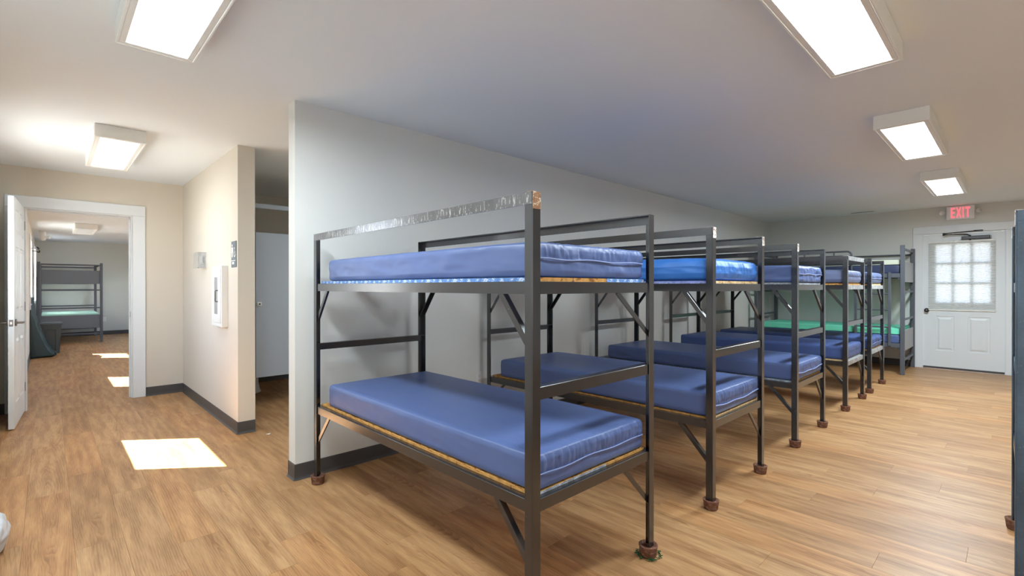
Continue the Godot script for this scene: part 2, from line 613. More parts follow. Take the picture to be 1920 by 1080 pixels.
# ---------------------------------------------------------------- ceiling light fixtures
func fixture(label: String, at: Vector3, along_z: bool, lit: bool, energy: float, cy: float) -> void:
	var t := thing("ceiling_light", label, "ceiling light", Vector3(at.x, cy, at.z), PI / 2 if along_z else 0.0, "surface mounted ceiling lights")
	var L := 1.23
	var W := 0.305
	var D := 0.095
	var st := S()
	# open tray: top and four sides
	bx(st, Vector3(0, -0.008, 0), Vector3(L - 0.004, 0.016, W - 0.004), 0.002)
	for s in [-1.0, 1.0]:
		bx(st, Vector3(s * (L / 2 - 0.006), -D / 2, 0), Vector3(0.012, D, W), 0.003)
		bx(st, Vector3(0, -D / 2, s * (W / 2 - 0.006)), Vector3(L - 0.024, D, 0.012), 0.003)
	obj("housing", st, M.housing, t)
	var fr := S()
	for s in [-1.0, 1.0]:
		bx(fr, Vector3(s * (L / 2 - 0.0265), -D + 0.006, 0), Vector3(0.029, 0.008, W - 0.024), 0.002)
		bx(fr, Vector3(0, -D + 0.006, s * (W / 2 - 0.0245)), Vector3(L - 0.082, 0.008, 0.025), 0.002)
	obj("lens_frame", fr, M.housing, t)
	obj("lens", box(Vector3(-L / 2 + 0.040, -D + 0.008, -W / 2 + 0.034), Vector3(L / 2 - 0.040, -D + 0.016, W / 2 - 0.034)), M.lens_on if lit else M.lens_off, t)
	if lit:
		var a := AreaLight3D.new()
		a.name = "lens_glow"
		a.area_size = Vector2(L - 0.085, W - 0.075)
		a.light_energy = energy
		a.light_color = Color(0.915, 0.972, 1.0)
		a.area_range = 25.0
		a.area_attenuation = 2.0
		a.shadow_enabled = true
		a.rotation.x = -PI / 2
		a.position = Vector3(0, -D + 0.0065, 0)
		t.add_child(a, true)

# ---------------------------------------------------------------- building pieces
# a wall slab along x or z with rectangular openings; a, b are opposite corners on plan
func wall(st: SurfaceTool, x0: float, x1: float, z0: float, z1: float, top: float, along_x: bool, holes: Array = []) -> void:
	var lo := x0 if along_x else z0
	var hi := x1 if along_x else z1
	var cuts := [lo, hi]
	for q in holes:
		cuts.append(q[0])
		cuts.append(q[1])
	cuts.sort()
	for i in cuts.size() - 1:
		var a: float = cuts[i]
		var b: float = cuts[i + 1]
		if b - a < 1e-4:
			continue
		var spans := [[0.0, top]]
		for q in holes:
			if q[0] <= a + 1e-5 and q[1] >= b - 1e-5:
				spans = []
				if q[2] > 0.0:
					spans.append([0.0, q[2]])
				spans.append([q[3], top])
		for s in spans:
			if along_x:
				bx(st, Vector3((a + b) / 2, (s[0] + s[1]) / 2, (z0 + z1) / 2), Vector3(b - a, s[1] - s[0], z1 - z0))
			else:
				bx(st, Vector3((x0 + x1) / 2, (s[0] + s[1]) / 2, (a + b) / 2), Vector3(x1 - x0, s[1] - s[0], b - a))

# cove base: runs from a to b on the wall face, out = direction into the room
func cove(st: SurfaceTool, a: Vector3, b: Vector3, out: Vector3) -> void:
	prism(st, [Vector2(0, 0), Vector2(0.013, 0), Vector2(0.0128, 0.003), Vector2(0.007, 0.010), Vector2(0.0045, 0.02), Vector2(0.0045, 0.098), Vector2(0.003, 0.102), Vector2(0, 0.102)], a, b - a, out, Vector3.UP)

func window(n: int, x0: float, x1: float, zin: float, zout: float, shade_y: float) -> void:
	var y0 := 0.93
	var y1 := 2.08
	var w := setting("window_%d" % n, ["white double-hung window behind the corridor, shade half drawn", "white window in the far room, nearer the doorway", "white window in the middle of the far room side wall", "white window in the far room beside the grey bunk", "unseen white window added for daylight behind the camera on the right", "unseen white window added for light on the inner side of the far room", "second unseen window added to light the far room from its inner side"][n - 1], "window")
	var st := S()
	var sg := signf(zout - zin)
	var zf := zout - 0.045 * sg
	for q in [[x0, x0 + 0.03], [x1 - 0.03, x1]]:
		bx(st, Vector3((q[0] + q[1]) / 2, (y0 + y1) / 2, zf), Vector3(q[1] - q[0], y1 - y0, 0.06), 0.004)
	for q in [[y0, y0 + 0.035], [1.635, 1.67], [y1 - 0.03, y1]]:
		bx(st, Vector3((x0 + x1) / 2, (q[0] + q[1]) / 2, zf), Vector3(x1 - x0 - 0.06, q[1] - q[0], 0.05), 0.004)
	obj("sash", st, M.window_frame, w)
	for q in [[y0 + 0.036, 1.634], [1.671, y1 - 0.031]]:
		obj("pane", box(Vector3(x0 + 0.031, q[0], zf - 0.003), Vector3(x1 - 0.031, q[1], zf + 0.003)), M.glass, w)
	var cs := S()
	var e := 0.085
	for q in [[x0 - e, x0], [x1, x1 + e]]:
		bx(cs, Vector3((q[0] + q[1]) / 2, (y0 + y1) / 2 + 0.0, zin - 0.009 * sg), Vector3(e, y1 - y0 + 0.17, 0.018), 0.004)
	bx(cs, Vector3((x0 + x1) / 2, y1 + e / 2, zin - 0.009 * sg), Vector3(x1 - x0, e, 0.018), 0.004)
	bx(cs, Vector3((x0 + x1) / 2, y0 - e / 2, zin - 0.009 * sg), Vector3(x1 - x0, e, 0.018), 0.004)
	obj("casing", cs, M.trim, w)
	obj("sill", box(Vector3(x0 - 0.02, y0 - 0.002, minf(zin - 0.03 * sg, zf - 0.03 * sg)), Vector3(x1 + 0.02, y0 + 0.016, maxf(zin - 0.03 * sg, zf - 0.03 * sg)), 0.004), M.trim, w)
	if shade_y > 0.0:
		obj("shade", pleated(x0 - 0.03, x1 + 0.03, shade_y, y1 + 0.03, zin - 0.034), M.shade_cloth, w)

# cellular shade: a thin pleated sheet facing -z or +z
func pleated(x0: float, x1: float, y0: float, y1: float, z: float, depth := 0.012, pitch := 0.02) -> SurfaceTool:
	var st := S()
	var n := int((y1 - y0) / pitch)
	for i in n:
		var a := lerpf(y0, y1, float(i) / n)
		var b := lerpf(y0, y1, float(i + 1) / n)
		var c := (a + b) / 2
		for q in [[a, z, c, z + depth], [c, z + depth, b, z]]:
			var nn := Vector3(0, q[1] - q[3], q[2] - q[0]).normalized()
			poly(st, [Vector3(x0, q[0], q[1]), Vector3(x1, q[0], q[1]), Vector3(x1, q[2], q[3]), Vector3(x0, q[2], q[3])], nn)
	return st

# raised door panel: bevelled field on the face plane z = 0 looking along +z
func raised(st: SurfaceTool, x0: float, x1: float, y0: float, y1: float, z: float, sgn := 1.0) -> void:
	var g := 0.022
	var b := 0.022
	var lv := [[0.0, 0.0], [0.006, -0.006], [g, -0.006], [g + b, 0.003]]
	for i in lv.size() - 1:
		var p: Array = lv[i]
		var q: Array = lv[i + 1]
		for side in 4:
			var c0 := rect_corner(x0, x1, y0, y1, p[0], side)
			var c1 := rect_corner(x0, x1, y0, y1, p[0], (side + 1) % 4)
			var d0 := rect_corner(x0, x1, y0, y1, q[0], side)
			var d1 := rect_corner(x0, x1, y0, y1, q[0], (side + 1) % 4)
			var A := Vector3(c0.x, c0.y, z + sgn * p[1])
			var B := Vector3(c1.x, c1.y, z + sgn * p[1])
			var C := Vector3(d1.x, d1.y, z + sgn * q[1])
			var D := Vector3(d0.x, d0.y, z + sgn * q[1])
			var n := (B - A).cross(D - A).normalized()
			if n.z * sgn < 0:
				n = -n
			poly(st, [A, B, C, D], n)
	var e := g + b
	poly(st, [Vector3(x0 + e, y0 + e, z + sgn * 0.003), Vector3(x1 - e, y0 + e, z + sgn * 0.003), Vector3(x1 - e, y1 - e, z + sgn * 0.003), Vector3(x0 + e, y1 - e, z + sgn * 0.003)], Vector3(0, 0, sgn))

func rect_corner(x0: float, x1: float, y0: float, y1: float, e: float, k: int) -> Vector2:
	return [Vector2(x0 + e, y0 + e), Vector2(x1 - e, y0 + e), Vector2(x1 - e, y1 - e), Vector2(x0 + e, y1 - e)][k]

# door face with rectangular openings left for panels (stiles and rails), on planes z = +-t/2
func leaf(st: SurfaceTool, w: float, y0: float, y1: float, t: float, holes: Array) -> void:
	var xs := [0.0, w]
	var ys := [y0, y1]
	for h in holes:
		xs.append_array([h[0], h[1]])
		ys.append_array([h[2], h[3]])
	xs.sort()
	ys.sort()
	for s in [1.0, -1.0]:
		for i in xs.size() - 1:
			for j in ys.size() - 1:
				if xs[i + 1] - xs[i] < 1e-5 or ys[j + 1] - ys[j] < 1e-5:
					continue
				var cx: float = (xs[i] + xs[i + 1]) / 2
				var cy: float = (ys[j] + ys[j + 1]) / 2
				var open := false
				for h in holes:
					if cx > h[0] and cx < h[1] and cy > h[2] and cy < h[3]:
						open = true
				if not open:
					poly(st, [Vector3(xs[i], ys[j], s * t / 2), Vector3(xs[i + 1], ys[j], s * t / 2), Vector3(xs[i + 1], ys[j + 1], s * t / 2), Vector3(xs[i], ys[j + 1], s * t / 2)], Vector3(0, 0, s))
	poly(st, [Vector3(0, y0, -t / 2), Vector3(0, y0, t / 2), Vector3(0, y1, t / 2), Vector3(0, y1, -t / 2)], Vector3(-1, 0, 0))
	poly(st, [Vector3(w, y0, -t / 2), Vector3(w, y0, t / 2), Vector3(w, y1, t / 2), Vector3(w, y1, -t / 2)], Vector3(1, 0, 0))
	poly(st, [Vector3(0, y1, -t / 2), Vector3(0, y1, t / 2), Vector3(w, y1, t / 2), Vector3(w, y1, -t / 2)], Vector3(0, 1, 0))
	poly(st, [Vector3(0, y0, -t / 2), Vector3(0, y0, t / 2), Vector3(w, y0, t / 2), Vector3(w, y0, -t / 2)], Vector3(0, -1, 0))

# ---------------------------------------------------------------- floor of vinyl planks
var plank_cache := {}
var stuff_st := {}

func plank_mesh(variant: int, u0: float, w: float, d: float, v0: float) -> ArrayMesh:
	var key := "%d_%.3f_%.3f_%.3f_%.3f" % [variant, u0, w, d, v0]
	if not plank_cache.has(key):
		var st := S()
		plank_faces(st, Vector3.ZERO, variant, u0, w, d, v0)
		plank_cache[key] = st.commit()
	return plank_cache[key]

# one plank: corner at the origin, w along x, d along z, top at y = 0, edges eased
func plank_faces(st: SurfaceTool, at: Vector3, variant: int, u0: float, w: float, d: float, v0: float) -> void:
	var g := 0.0002
	var c := 0.0006
	var uvof := func(p: Vector3) -> Vector2:
		var q := p - at
		return Vector2((u0 + q.x) / 1.22, (variant + 0.02 + 0.96 * (v0 + q.z) / 0.181) / PLN)
	var top := [Vector3(g + c, 0, g + c), Vector3(w - g - c, 0, g + c), Vector3(w - g - c, 0, d - g - c), Vector3(g + c, 0, d - g - c)]
	var bot := [Vector3(g, -0.0006, g), Vector3(w - g, -0.0006, g), Vector3(w - g, -0.0006, d - g), Vector3(g, -0.0006, d - g)]
	var low := [Vector3(g, -0.005, g), Vector3(w - g, -0.005, g), Vector3(w - g, -0.005, d - g), Vector3(g, -0.005, d - g)]
	for a in [top, bot, low]:
		for i in 4:
			a[i] += at
	poly(st, top, Vector3.UP, top.map(uvof))
	var ns := [Vector3(0, 0, -1), Vector3(1, 0, 0), Vector3(0, 0, 1), Vector3(-1, 0, 0)]
	for i in 4:
		var j := (i + 1) % 4
		var e := [top[i], top[j], bot[j], bot[i]]
		poly(st, e, (ns[i] + Vector3.UP).normalized(), e.map(uvof))
		var f := [bot[i], bot[j], low[j], low[i]]
		poly(st, f, ns[i], f.map(uvof))

func seen_from_camera(p: Vector3) -> float:
	# view depth if the point could be inside the frame, else -1
	var yaw := deg_to_rad(46.2)
	var f := Vector3(-sin(yaw), 0, -cos(yaw))
	var r := Vector3(cos(yaw), 0, -sin(yaw))
	var d := p.dot(f)
	if d < 1.75 or absf(p.dot(r)) > d * 1.06 + 0.5:
		return -1.0
	return d

func make_floor(parent: Node3D) -> void:
	# areas on plan: x0, x1, z0, z1
	var areas := [[-6.84, 2.1, -1.147, 0.4], [-16.4, -6.84, -3.2, 0.24], [-6.84, -3.31, -3.6, -1.147], [-3.20, 2.1, -9.72, -1.147], [-3.31, -3.20, -1.147, -1.14]]
	var list := []
	var P := 0.181
	rng.seed = 5
	for row in range(-55, 4):
		var z0 := -0.087 + row * P
		var z1 := z0 + P
		# end joints every 1.22 m, shifted from row to row
		var shift := fposmod(row * 0.437 + (0.19 if row % 2 else 0.0) + sin(row * 12.9) * 0.16, 1.22)
		for k in range(-16, 4):
			var x0 := -1.547 + shift + k * 1.22
			if row == -10 or row == -9:
				x0 = -1.547 + (0.0 if row == -10 else 0.61) + k * 1.22
			var x1 := x0 + 1.22
			var variant := rng.randi() % PLN
			var tint := rng.randi() % 5
			for a in areas:
				var X0 := maxf(x0, a[0])
				var X1 := minf(x1, a[1])
				var Z0 := maxf(z0, a[2])
				var Z1 := minf(z1, a[3])
				if X1 - X0 < 0.006 or Z1 - Z0 < 0.004:
					continue
				var c := Vector3((X0 + X1) / 2, 0, (Z0 + Z1) / 2)
				var dep := seen_from_camera(c)
				var hid: bool = (c.x > 0.2) or (a[0] == -6.84 and a[2] < -2.0 and (c.z < -2.6 or c.x > -3.9)) or (a[0] < -16.0 and c.z < -1.7)
				list.append([1e6 if dep < 0.0 or hid else dep, X0, X1, Z0, Z1, variant, tint, X0 - x0, Z0 - z0])
	list.sort_custom(func(p, q): return p[0] < q[0])
	var n := 0
	for q in list:
		if n < 300 and q[0] < 1e5:
			n += 1
			var o := obj("plank", plank_mesh(q[5], q[7], q[2] - q[1], q[4] - q[3], q[8]), M["plank%d" % q[6]], parent)
			o.position = Vector3(q[1], 0, q[3])
		else:
			if not stuff_st.has(q[6]):
				stuff_st[q[6]] = S()
			plank_faces(stuff_st[q[6]], Vector3(q[1], 0, q[3]), q[5], q[7], q[2] - q[1], q[4] - q[3], q[8])
	var m := ArrayMesh.new()
	for k in stuff_st:
		stuff_st[k].set_material(M["plank%d" % k])
		stuff_st[k].commit(m)
	var rest := obj("farther_planks", m, null, parent)
	rest.set_meta("kind", "stuff")

# ---------------------------------------------------------------- grey dormitory bunk
# local: +x end faces the viewer with its sheet panels, +z is the guard-rail and ladder side; base on the floor
func dorm_bunk(label: String, at: Vector3, W: float, H: float, panel := "dorm_panel") -> Node3D:
	var t := thing("dormitory_bunk", label, "bunk bed", at, 0.0, "grey tubular bunk beds")
	var L := 2.0
	var X := L / 2 - 0.025
	var Z := W / 2 - 0.025
	for sx in [-1.0, 1.0]:
		for sz in [-1.0, 1.0]:
			obj("post", box(Vector3(sx * X - 0.025, 0, sz * Z - 0.025), Vector3(sx * X + 0.025, H, sz * Z + 0.025), 0.004), M.dorm, t)
		for y in [[H - 0.05, 0.03], [1.17, 0.028], [0.775, 0.028], [0.2, 0.03]]:
			obj("end_rung", box(Vector3(sx * X - 0.012, y[0] - y[1] / 2, -Z + 0.025), Vector3(sx * X + 0.012, y[0] + y[1] / 2, Z - 0.025), 0.003), M.dorm, t)
		for y in [[1.31, 1.605], [0.325, 0.62]]:
			obj("end_panel", box(Vector3(sx * X - 0.010, y[0], -Z + 0.025), Vector3(sx * X + 0.010, y[1], Z - 0.025), 0.003), M[panel], t)
	for sz in [-1.0, 1.0]:
		for y in [[1.372, 1.435], [0.38, 0.44]]:
			obj("side_rail", box(Vector3(-X + 0.025, y[0], sz * Z - 0.015), Vector3(X - 0.025, y[1], sz * Z + 0.015), 0.003), M.dorm, t)
			for sx in [-1.0, 1.0]:
				var br := S()
				prism(br, [Vector2(0, 0), Vector2(0.035, 0), Vector2(0.0, -0.045)], Vector3(sx * (X - 0.025), y[0], sz * Z - 0.004), Vector3(0, 0, 0.008), Vector3(-sx, 0, 0), Vector3.UP)
				obj("corner_bracket", br, M.dorm, t)
	for y in [1.405, 0.41]:
		var sl := S()
		for k in 9:
			bx(sl, Vector3(lerpf(-X + 0.12, X - 0.12, k / 8.0), y + 0.022, 0), Vector3(0.05, 0.006, 2 * Z - 0.03), 0.0)
		obj("mattress_support", sl, M.dorm, t)
	# guard rails: a curved one on the ladder side, a straight one behind
	var pts := []
	for k in 7:
		var a := deg_to_rad(k * 15.0)
		pts.append(Vector3(X - 0.6 - 0.06 + 0.06 * sin(a), 1.715 + 0.06 * cos(a), Z))
	pts.append(Vector3(X - 0.6, 1.42, Z))
	pts.reverse()
	pts.append(Vector3(-X + 0.02, 1.775, Z))
	obj("guard_rail", tube(pts, 0.013, 10), M.dorm, t)
	obj("guard_rail", cyl(Vector3(-X + 0.02, 1.708, Z), Vector3(X - 0.605, 1.708, Z), 0.011, 10), M.dorm, t)
	for x in [-0.7, -0.25, 0.15]:
		obj("guard_post", cyl(Vector3(x, 1.70, Z), Vector3(x, 1.77, Z), 0.010, 8), M.dorm, t)
	obj("guard_rail", cyl(Vector3(-X + 0.02, 1.74, -Z), Vector3(X - 0.02, 1.74, -Z), 0.013, 10), M.dorm, t)
	# ladder
	var lad := obj("ladder", box(Vector3(X - 0.16, 0.40, Z + 0.017), Vector3(X - 0.125, 1.45, Z + 0.04), 0.004), M.dorm, t)
	obj("ladder_rail", box(Vector3(X - 0.56, 0.40, Z + 0.017), Vector3(X - 0.525, 1.45, Z + 0.04), 0.004), M.dorm, lad)
	for y in [1.142, 0.912, 0.665]:
		obj("ladder_rung", cyl(Vector3(X - 0.526, y, Z + 0.028), Vector3(X - 0.159, y, Z + 0.028), 0.012, 10), M.dorm, lad)
	return t

# ---------------------------------------------------------------- wall plates
func outlet(label: String, at: Vector3, turn: float) -> void:
	var t := thing("power_outlet", label, "outlet", at, turn, "wall outlets")
	obj("cover_plate", box(Vector3(-0.035, -0.057, 0), Vector3(0.035, 0.057, 0.006), 0.002), M.white_plastic, t)
	for y in [-0.02, 0.02]:
		var s := obj("socket", box(Vector3(-0.016, y - 0.014, 0.006), Vector3(0.016, y + 0.014, 0.0085), 0.002), M.white_plastic, t)
		var h := S()
		for x in [-0.006, 0.006]:
			bx(h, Vector3(x, y + 0.002, 0.0086), Vector3(0.002, 0.009, 0.0006))
		bx(h, Vector3(0, y - 0.008, 0.0086), Vector3(0.004, 0.004, 0.0006))
		obj("slot", h, M.black, s)

# ---------------------------------------------------------------- the scene
func _ready() -> void:
	rng.seed = 1
	# camera
	var cam := Camera3D.new()
	cam.name = "camera"
	cam.fov = rad_to_deg(2.0 * atan(540.0 / 905.96))
	cam.position = Vector3(0, 1.243, 0)
	cam.rotation = Vector3(deg_to_rad(-0.139), deg_to_rad(46.2), 0)
	cam.near = 0.05
	cam.far = 200.0
	add_child(cam)
	# sky, sun, exposure
	var env := Environment.new()
	env.background_mode = Environment.BG_SKY
	var sm := ProceduralSkyMaterial.new()
	sm.sky_top_color = Color(0.66, 0.77, 0.92)
	sm.sky_horizon_color = Color(0.94, 0.965, 0.98)
	sm.ground_horizon_color = Color(0.92, 0.92, 0.90)
	sm.ground_bottom_color = Color(0.86, 0.85, 0.82)
	env.sky = Sky.new()
	env.sky.sky_material = sm
	env.background_energy_multiplier = SKY
	env.tonemap_mode = Environment.TONE_MAPPER_LINEAR
	env.tonemap_exposure = EXPOSURE
	env.sdfgi_enabled = true
	env.ssao_enabled = true
	env.ssil_enabled = true
	var we := WorldEnvironment.new()
	we.name = "environment"
	we.environment = env
	add_child(we)
	var sun := DirectionalLight3D.new()
	sun.name = "sun"
	sun.light_color = Color(1.0, 0.985, 0.955)
	sun.light_energy = SUN
	sun.light_angular_distance = 0.5
	sun.shadow_enabled = true
	sun.sky_mode = DirectionalLight3D.SKY_MODE_LIGHT_ONLY
	var e := deg_to_rad(43.0)
	var dir := Vector3(0.617 * cos(e), -sin(e), -0.787 * cos(e)).normalized()
	sun.basis = Basis.looking_at(dir, Vector3.UP)
	add_child(sun)
	make_materials()
	# ceiling lights, with the light they give
	fixture("ceiling light above the corridor, cut by the top edge, left of the partition", Vector3(-2.205, 0, -0.37), false, true, LAMP_CORRIDOR * 2.8, 2.44)
	fixture("large ceiling light at the top right, nearest of the lights over the bunks", Vector3(-0.535, 0, -2.385), true, true, LAMP * 0.9, 2.44)
	fixture("middle ceiling light over the bunks, between two others", Vector3(-0.545, 0, -4.80), true, true, LAMP * 1.05, 2.44)
	fixture("ceiling light over the bunks that is closest to the exit sign", Vector3(-0.545, 0, -7.19), true, true, LAMP * 1.75, 2.44)
	fixture("lit ceiling light in front of the open white door", Vector3(-5.26, 0, -0.395), false, true, LAMP_CORRIDOR * 0.5, 2.44)
	fixture("unlit ceiling light in the far room beyond the doorway", Vector3(-12.1, 0, -0.49), false, false, 0.0, 2.37)
	fixture("unseen ceiling light added to brighten the restroom behind the partition", Vector3(-4.1, 0, -2.75), false, true, 1.4, 2.44)  # added lamp, out of view, lifts the dim restroom
	build_shell()
	build_doors()
	build_bunks()
	build_wall_things()
	build_far_room()
	build_restroom()
	build_small()

const SKY := 10.5
const SUN := 20.0
const LAMP := 4.0
const LAMP_CORRIDOR := 1.5
const EXPOSURE := 1.22

func build_shell() -> void:
	var fl := setting("floor", "warm oak-look plank floor running through all rooms", "floor")
	obj("subfloor", box(Vector3(-16.52, -0.12, -9.84), Vector3(2.22, -0.005, 0.55)), M.subfloor, fl)
	make_floor(fl)
	struct("ceiling", box(Vector3(-6.9, 2.44, -9.84), Vector3(2.22, 2.56, 0.55)), M.ceiling, "smooth pale grey ceiling over the bunks and corridor", "ceiling")
	struct("ceiling", box(Vector3(-16.52, 2.37, -3.32), Vector3(-6.9, 2.56, 0.55)), M.ceiling, "lower grey ceiling of the far room", "ceiling")
	var st := S()
	wall(st, -3.31, -3.20, -9.72, -1.14, 2.44, false)
	struct("wall_partition", st, M.wall_grey, "grey partition wall behind the heads of the bunks", "wall")
	st = S()
	wall(st, -6.84, -4.535, -1.283, -1.15, 2.44, true)
	struct("wall_restroom", st, M.wall_cream, "cream wall carrying the restroom sign and extinguisher cabinet", "wall")
	st = S()
	wall(st, -6.96, -6.84, -3.72, 0.55, 2.44, false, [[-0.675, 0.170, 0.0, 2.035]])
	struct("wall_left", st, M.wall_cream, "beige wall around the open doorway at left", "wall")
	st = S()
	wall(st, -3.31, 2.22, -9.84, -9.72, 2.44, true, [[-1.0, -0.095, 0.0, 2.05]])
	struct("wall_end", st, M.wall_grey, "grey end wall with the exit door", "wall")
	st = S()
	wall(st, -6.84, 2.22, 0.40, 0.52, 2.44, true, [[-5.76, -4.78, 0.93, 2.08], [0.7, 1.6, 0.93, 2.08]])
	struct("wall_window", st, M.wall_grey, "outer wall with the window at the camera side", "wall")
	st = S()
	wall(st, 2.10, 2.22, -9.72, 0.40, 2.44, false)
	struct("wall_right", st, M.wall_grey, "grey wall on the right beyond the frame", "wall")
	st = S()
	wall(st, -6.84, -3.31, -3.72, -3.60, 2.44, true)
	struct("wall_restroom_back", st, M.wall_cream, "back wall of the restroom", "wall")
	st = S()
	wall(st, -16.52, -6.96, 0.24, 0.36, 2.37, true, [[-9.40, -8.40, 0.93, 2.08], [-12.62, -11.77, 0.93, 2.08], [-15.6, -14.5, 0.93, 2.08]])
	struct("wall_far_window", st, M.wall_cream, "beige window wall of the far room", "wall")
	st = S()
	wall(st, -16.52, -16.4, -3.32, 0.24, 2.37, false)
	struct("wall_far_end", st, M.wall_back, "grey-green end wall of the far room", "wall")
	st = S()
	wall(st, -16.4, -6.96, -3.32, -3.2, 2.37, true, [[-10.8, -8.8, 0.93, 2.08], [-15.0, -12.4, 0.93, 2.08]])
	struct("wall_far_side", st, M.wall_back, "inner side wall of the far room", "wall")
	# unseen roof overhang, added outside to keep the high sun off the upper panes
	struct("trim_3", box(Vector3(-6.96, 2.46, 0.52), Vector3(2.22, 2.56, 1.14)), M.trim, "white soffit of the unseen roof overhang added outside the corridor window", "soffit")
	struct("trim_4", box(Vector3(-16.52, 2.46, 0.36), Vector3(-6.97, 2.56, 0.98)), M.trim, "white soffit of the unseen roof overhang added outside the far room", "soffit")
	# cove bases
	st = S()
	cove(st, Vector3(-3.20, 0, -1.1347), Vector3(-3.20, 0, -9.72), Vector3(1, 0, 0))
	cove(st, Vector3(-3.3153, 0, -1.14), Vector3(-3.1947, 0, -1.14), Vector3(0, 0, 1))
	cove(st, Vector3(-3.31, 0, -1.1347), Vector3(-3.31, 0, -3.6), Vector3(-1, 0, 0))
	struct("baseboard_partition", st, M.vinyl_base, "dark vinyl base along the foot of the partition", "baseboard")
	st = S()
	cove(st, Vector3(-6.84, 0, -1.15), Vector3(-4.5297, 0, -1.15), Vector3(0, 0, 1))
	cove(st, Vector3(-4.535, 0, -1.1447), Vector3(-4.535, 0, -1.283), Vector3(1, 0, 0))
	struct("baseboard_restroom", st, M.vinyl_base, "dark vinyl base along the foot of the cream wall", "baseboard")
	st = S()
	cove(st, Vector3(-6.84, 0, -1.15), Vector3(-6.84, 0, -0.795), Vector3(1, 0, 0))
	cove(st, Vector3(-6.84, 0, 0.31), Vector3(-6.84, 0, 0.40), Vector3(1, 0, 0))
	cove(st, Vector3(-6.84, 0, -3.6), Vector3(-6.84, 0, -1.283), Vector3(1, 0, 0))
	struct("baseboard_left", st, M.vinyl_base, "dark vinyl base beside the open doorway", "baseboard")
	st = S()
	cove(st, Vector3(-3.2, 0, -9.72), Vector3(-1.115, 0, -9.72), Vector3(0, 0, 1))
	cove(st, Vector3(0.02, 0, -9.72), Vector3(2.1, 0, -9.72), Vector3(0, 0, 1))
	struct("baseboard_end", st, M.vinyl_base, "dark vinyl base along the end wall", "baseboard")
	st = S()
	cove(st, Vector3(-6.84, 0, 0.40), Vector3(2.1, 0, 0.40), Vector3(0, 0, -1))
	struct("baseboard_window", st, M.vinyl_base, "dark vinyl base under the corridor window", "baseboard")
	st = S()
	cove(st, Vector3(-16.4, 0, -3.2), Vector3(-16.4, 0, 0.24), Vector3(1, 0, 0))
	cove(st, Vector3(-16.4, 0, 0.24), Vector3(-6.96, 0, 0.24), Vector3(0, 0, -1))
	struct("baseboard_far", st, M.vinyl_base, "dark vinyl base round the far room", "baseboard")
	window(1, -5.76, -4.78, 0.40, 0.52, 0.0)
	window(2, -9.40, -8.40, 0.24, 0.36, 0.0)
	window(3, -12.62, -11.77, 0.24, 0.36, 0.0)
	window(5, 0.7, 1.6, 0.40, 0.52, 0.0)  # unseen window, added to bring more daylight to the bunks
	window(6, -10.8, -8.8, -3.2, -3.32, 0.0)  # unseen window, added to brighten the far room
	window(7, -15.0, -12.4, -3.2, -3.32, 0.0)  # likewise an unseen opening, added to let skylight into the far room
	window(4, -15.6, -14.5, 0.24, 0.36, 0.92)

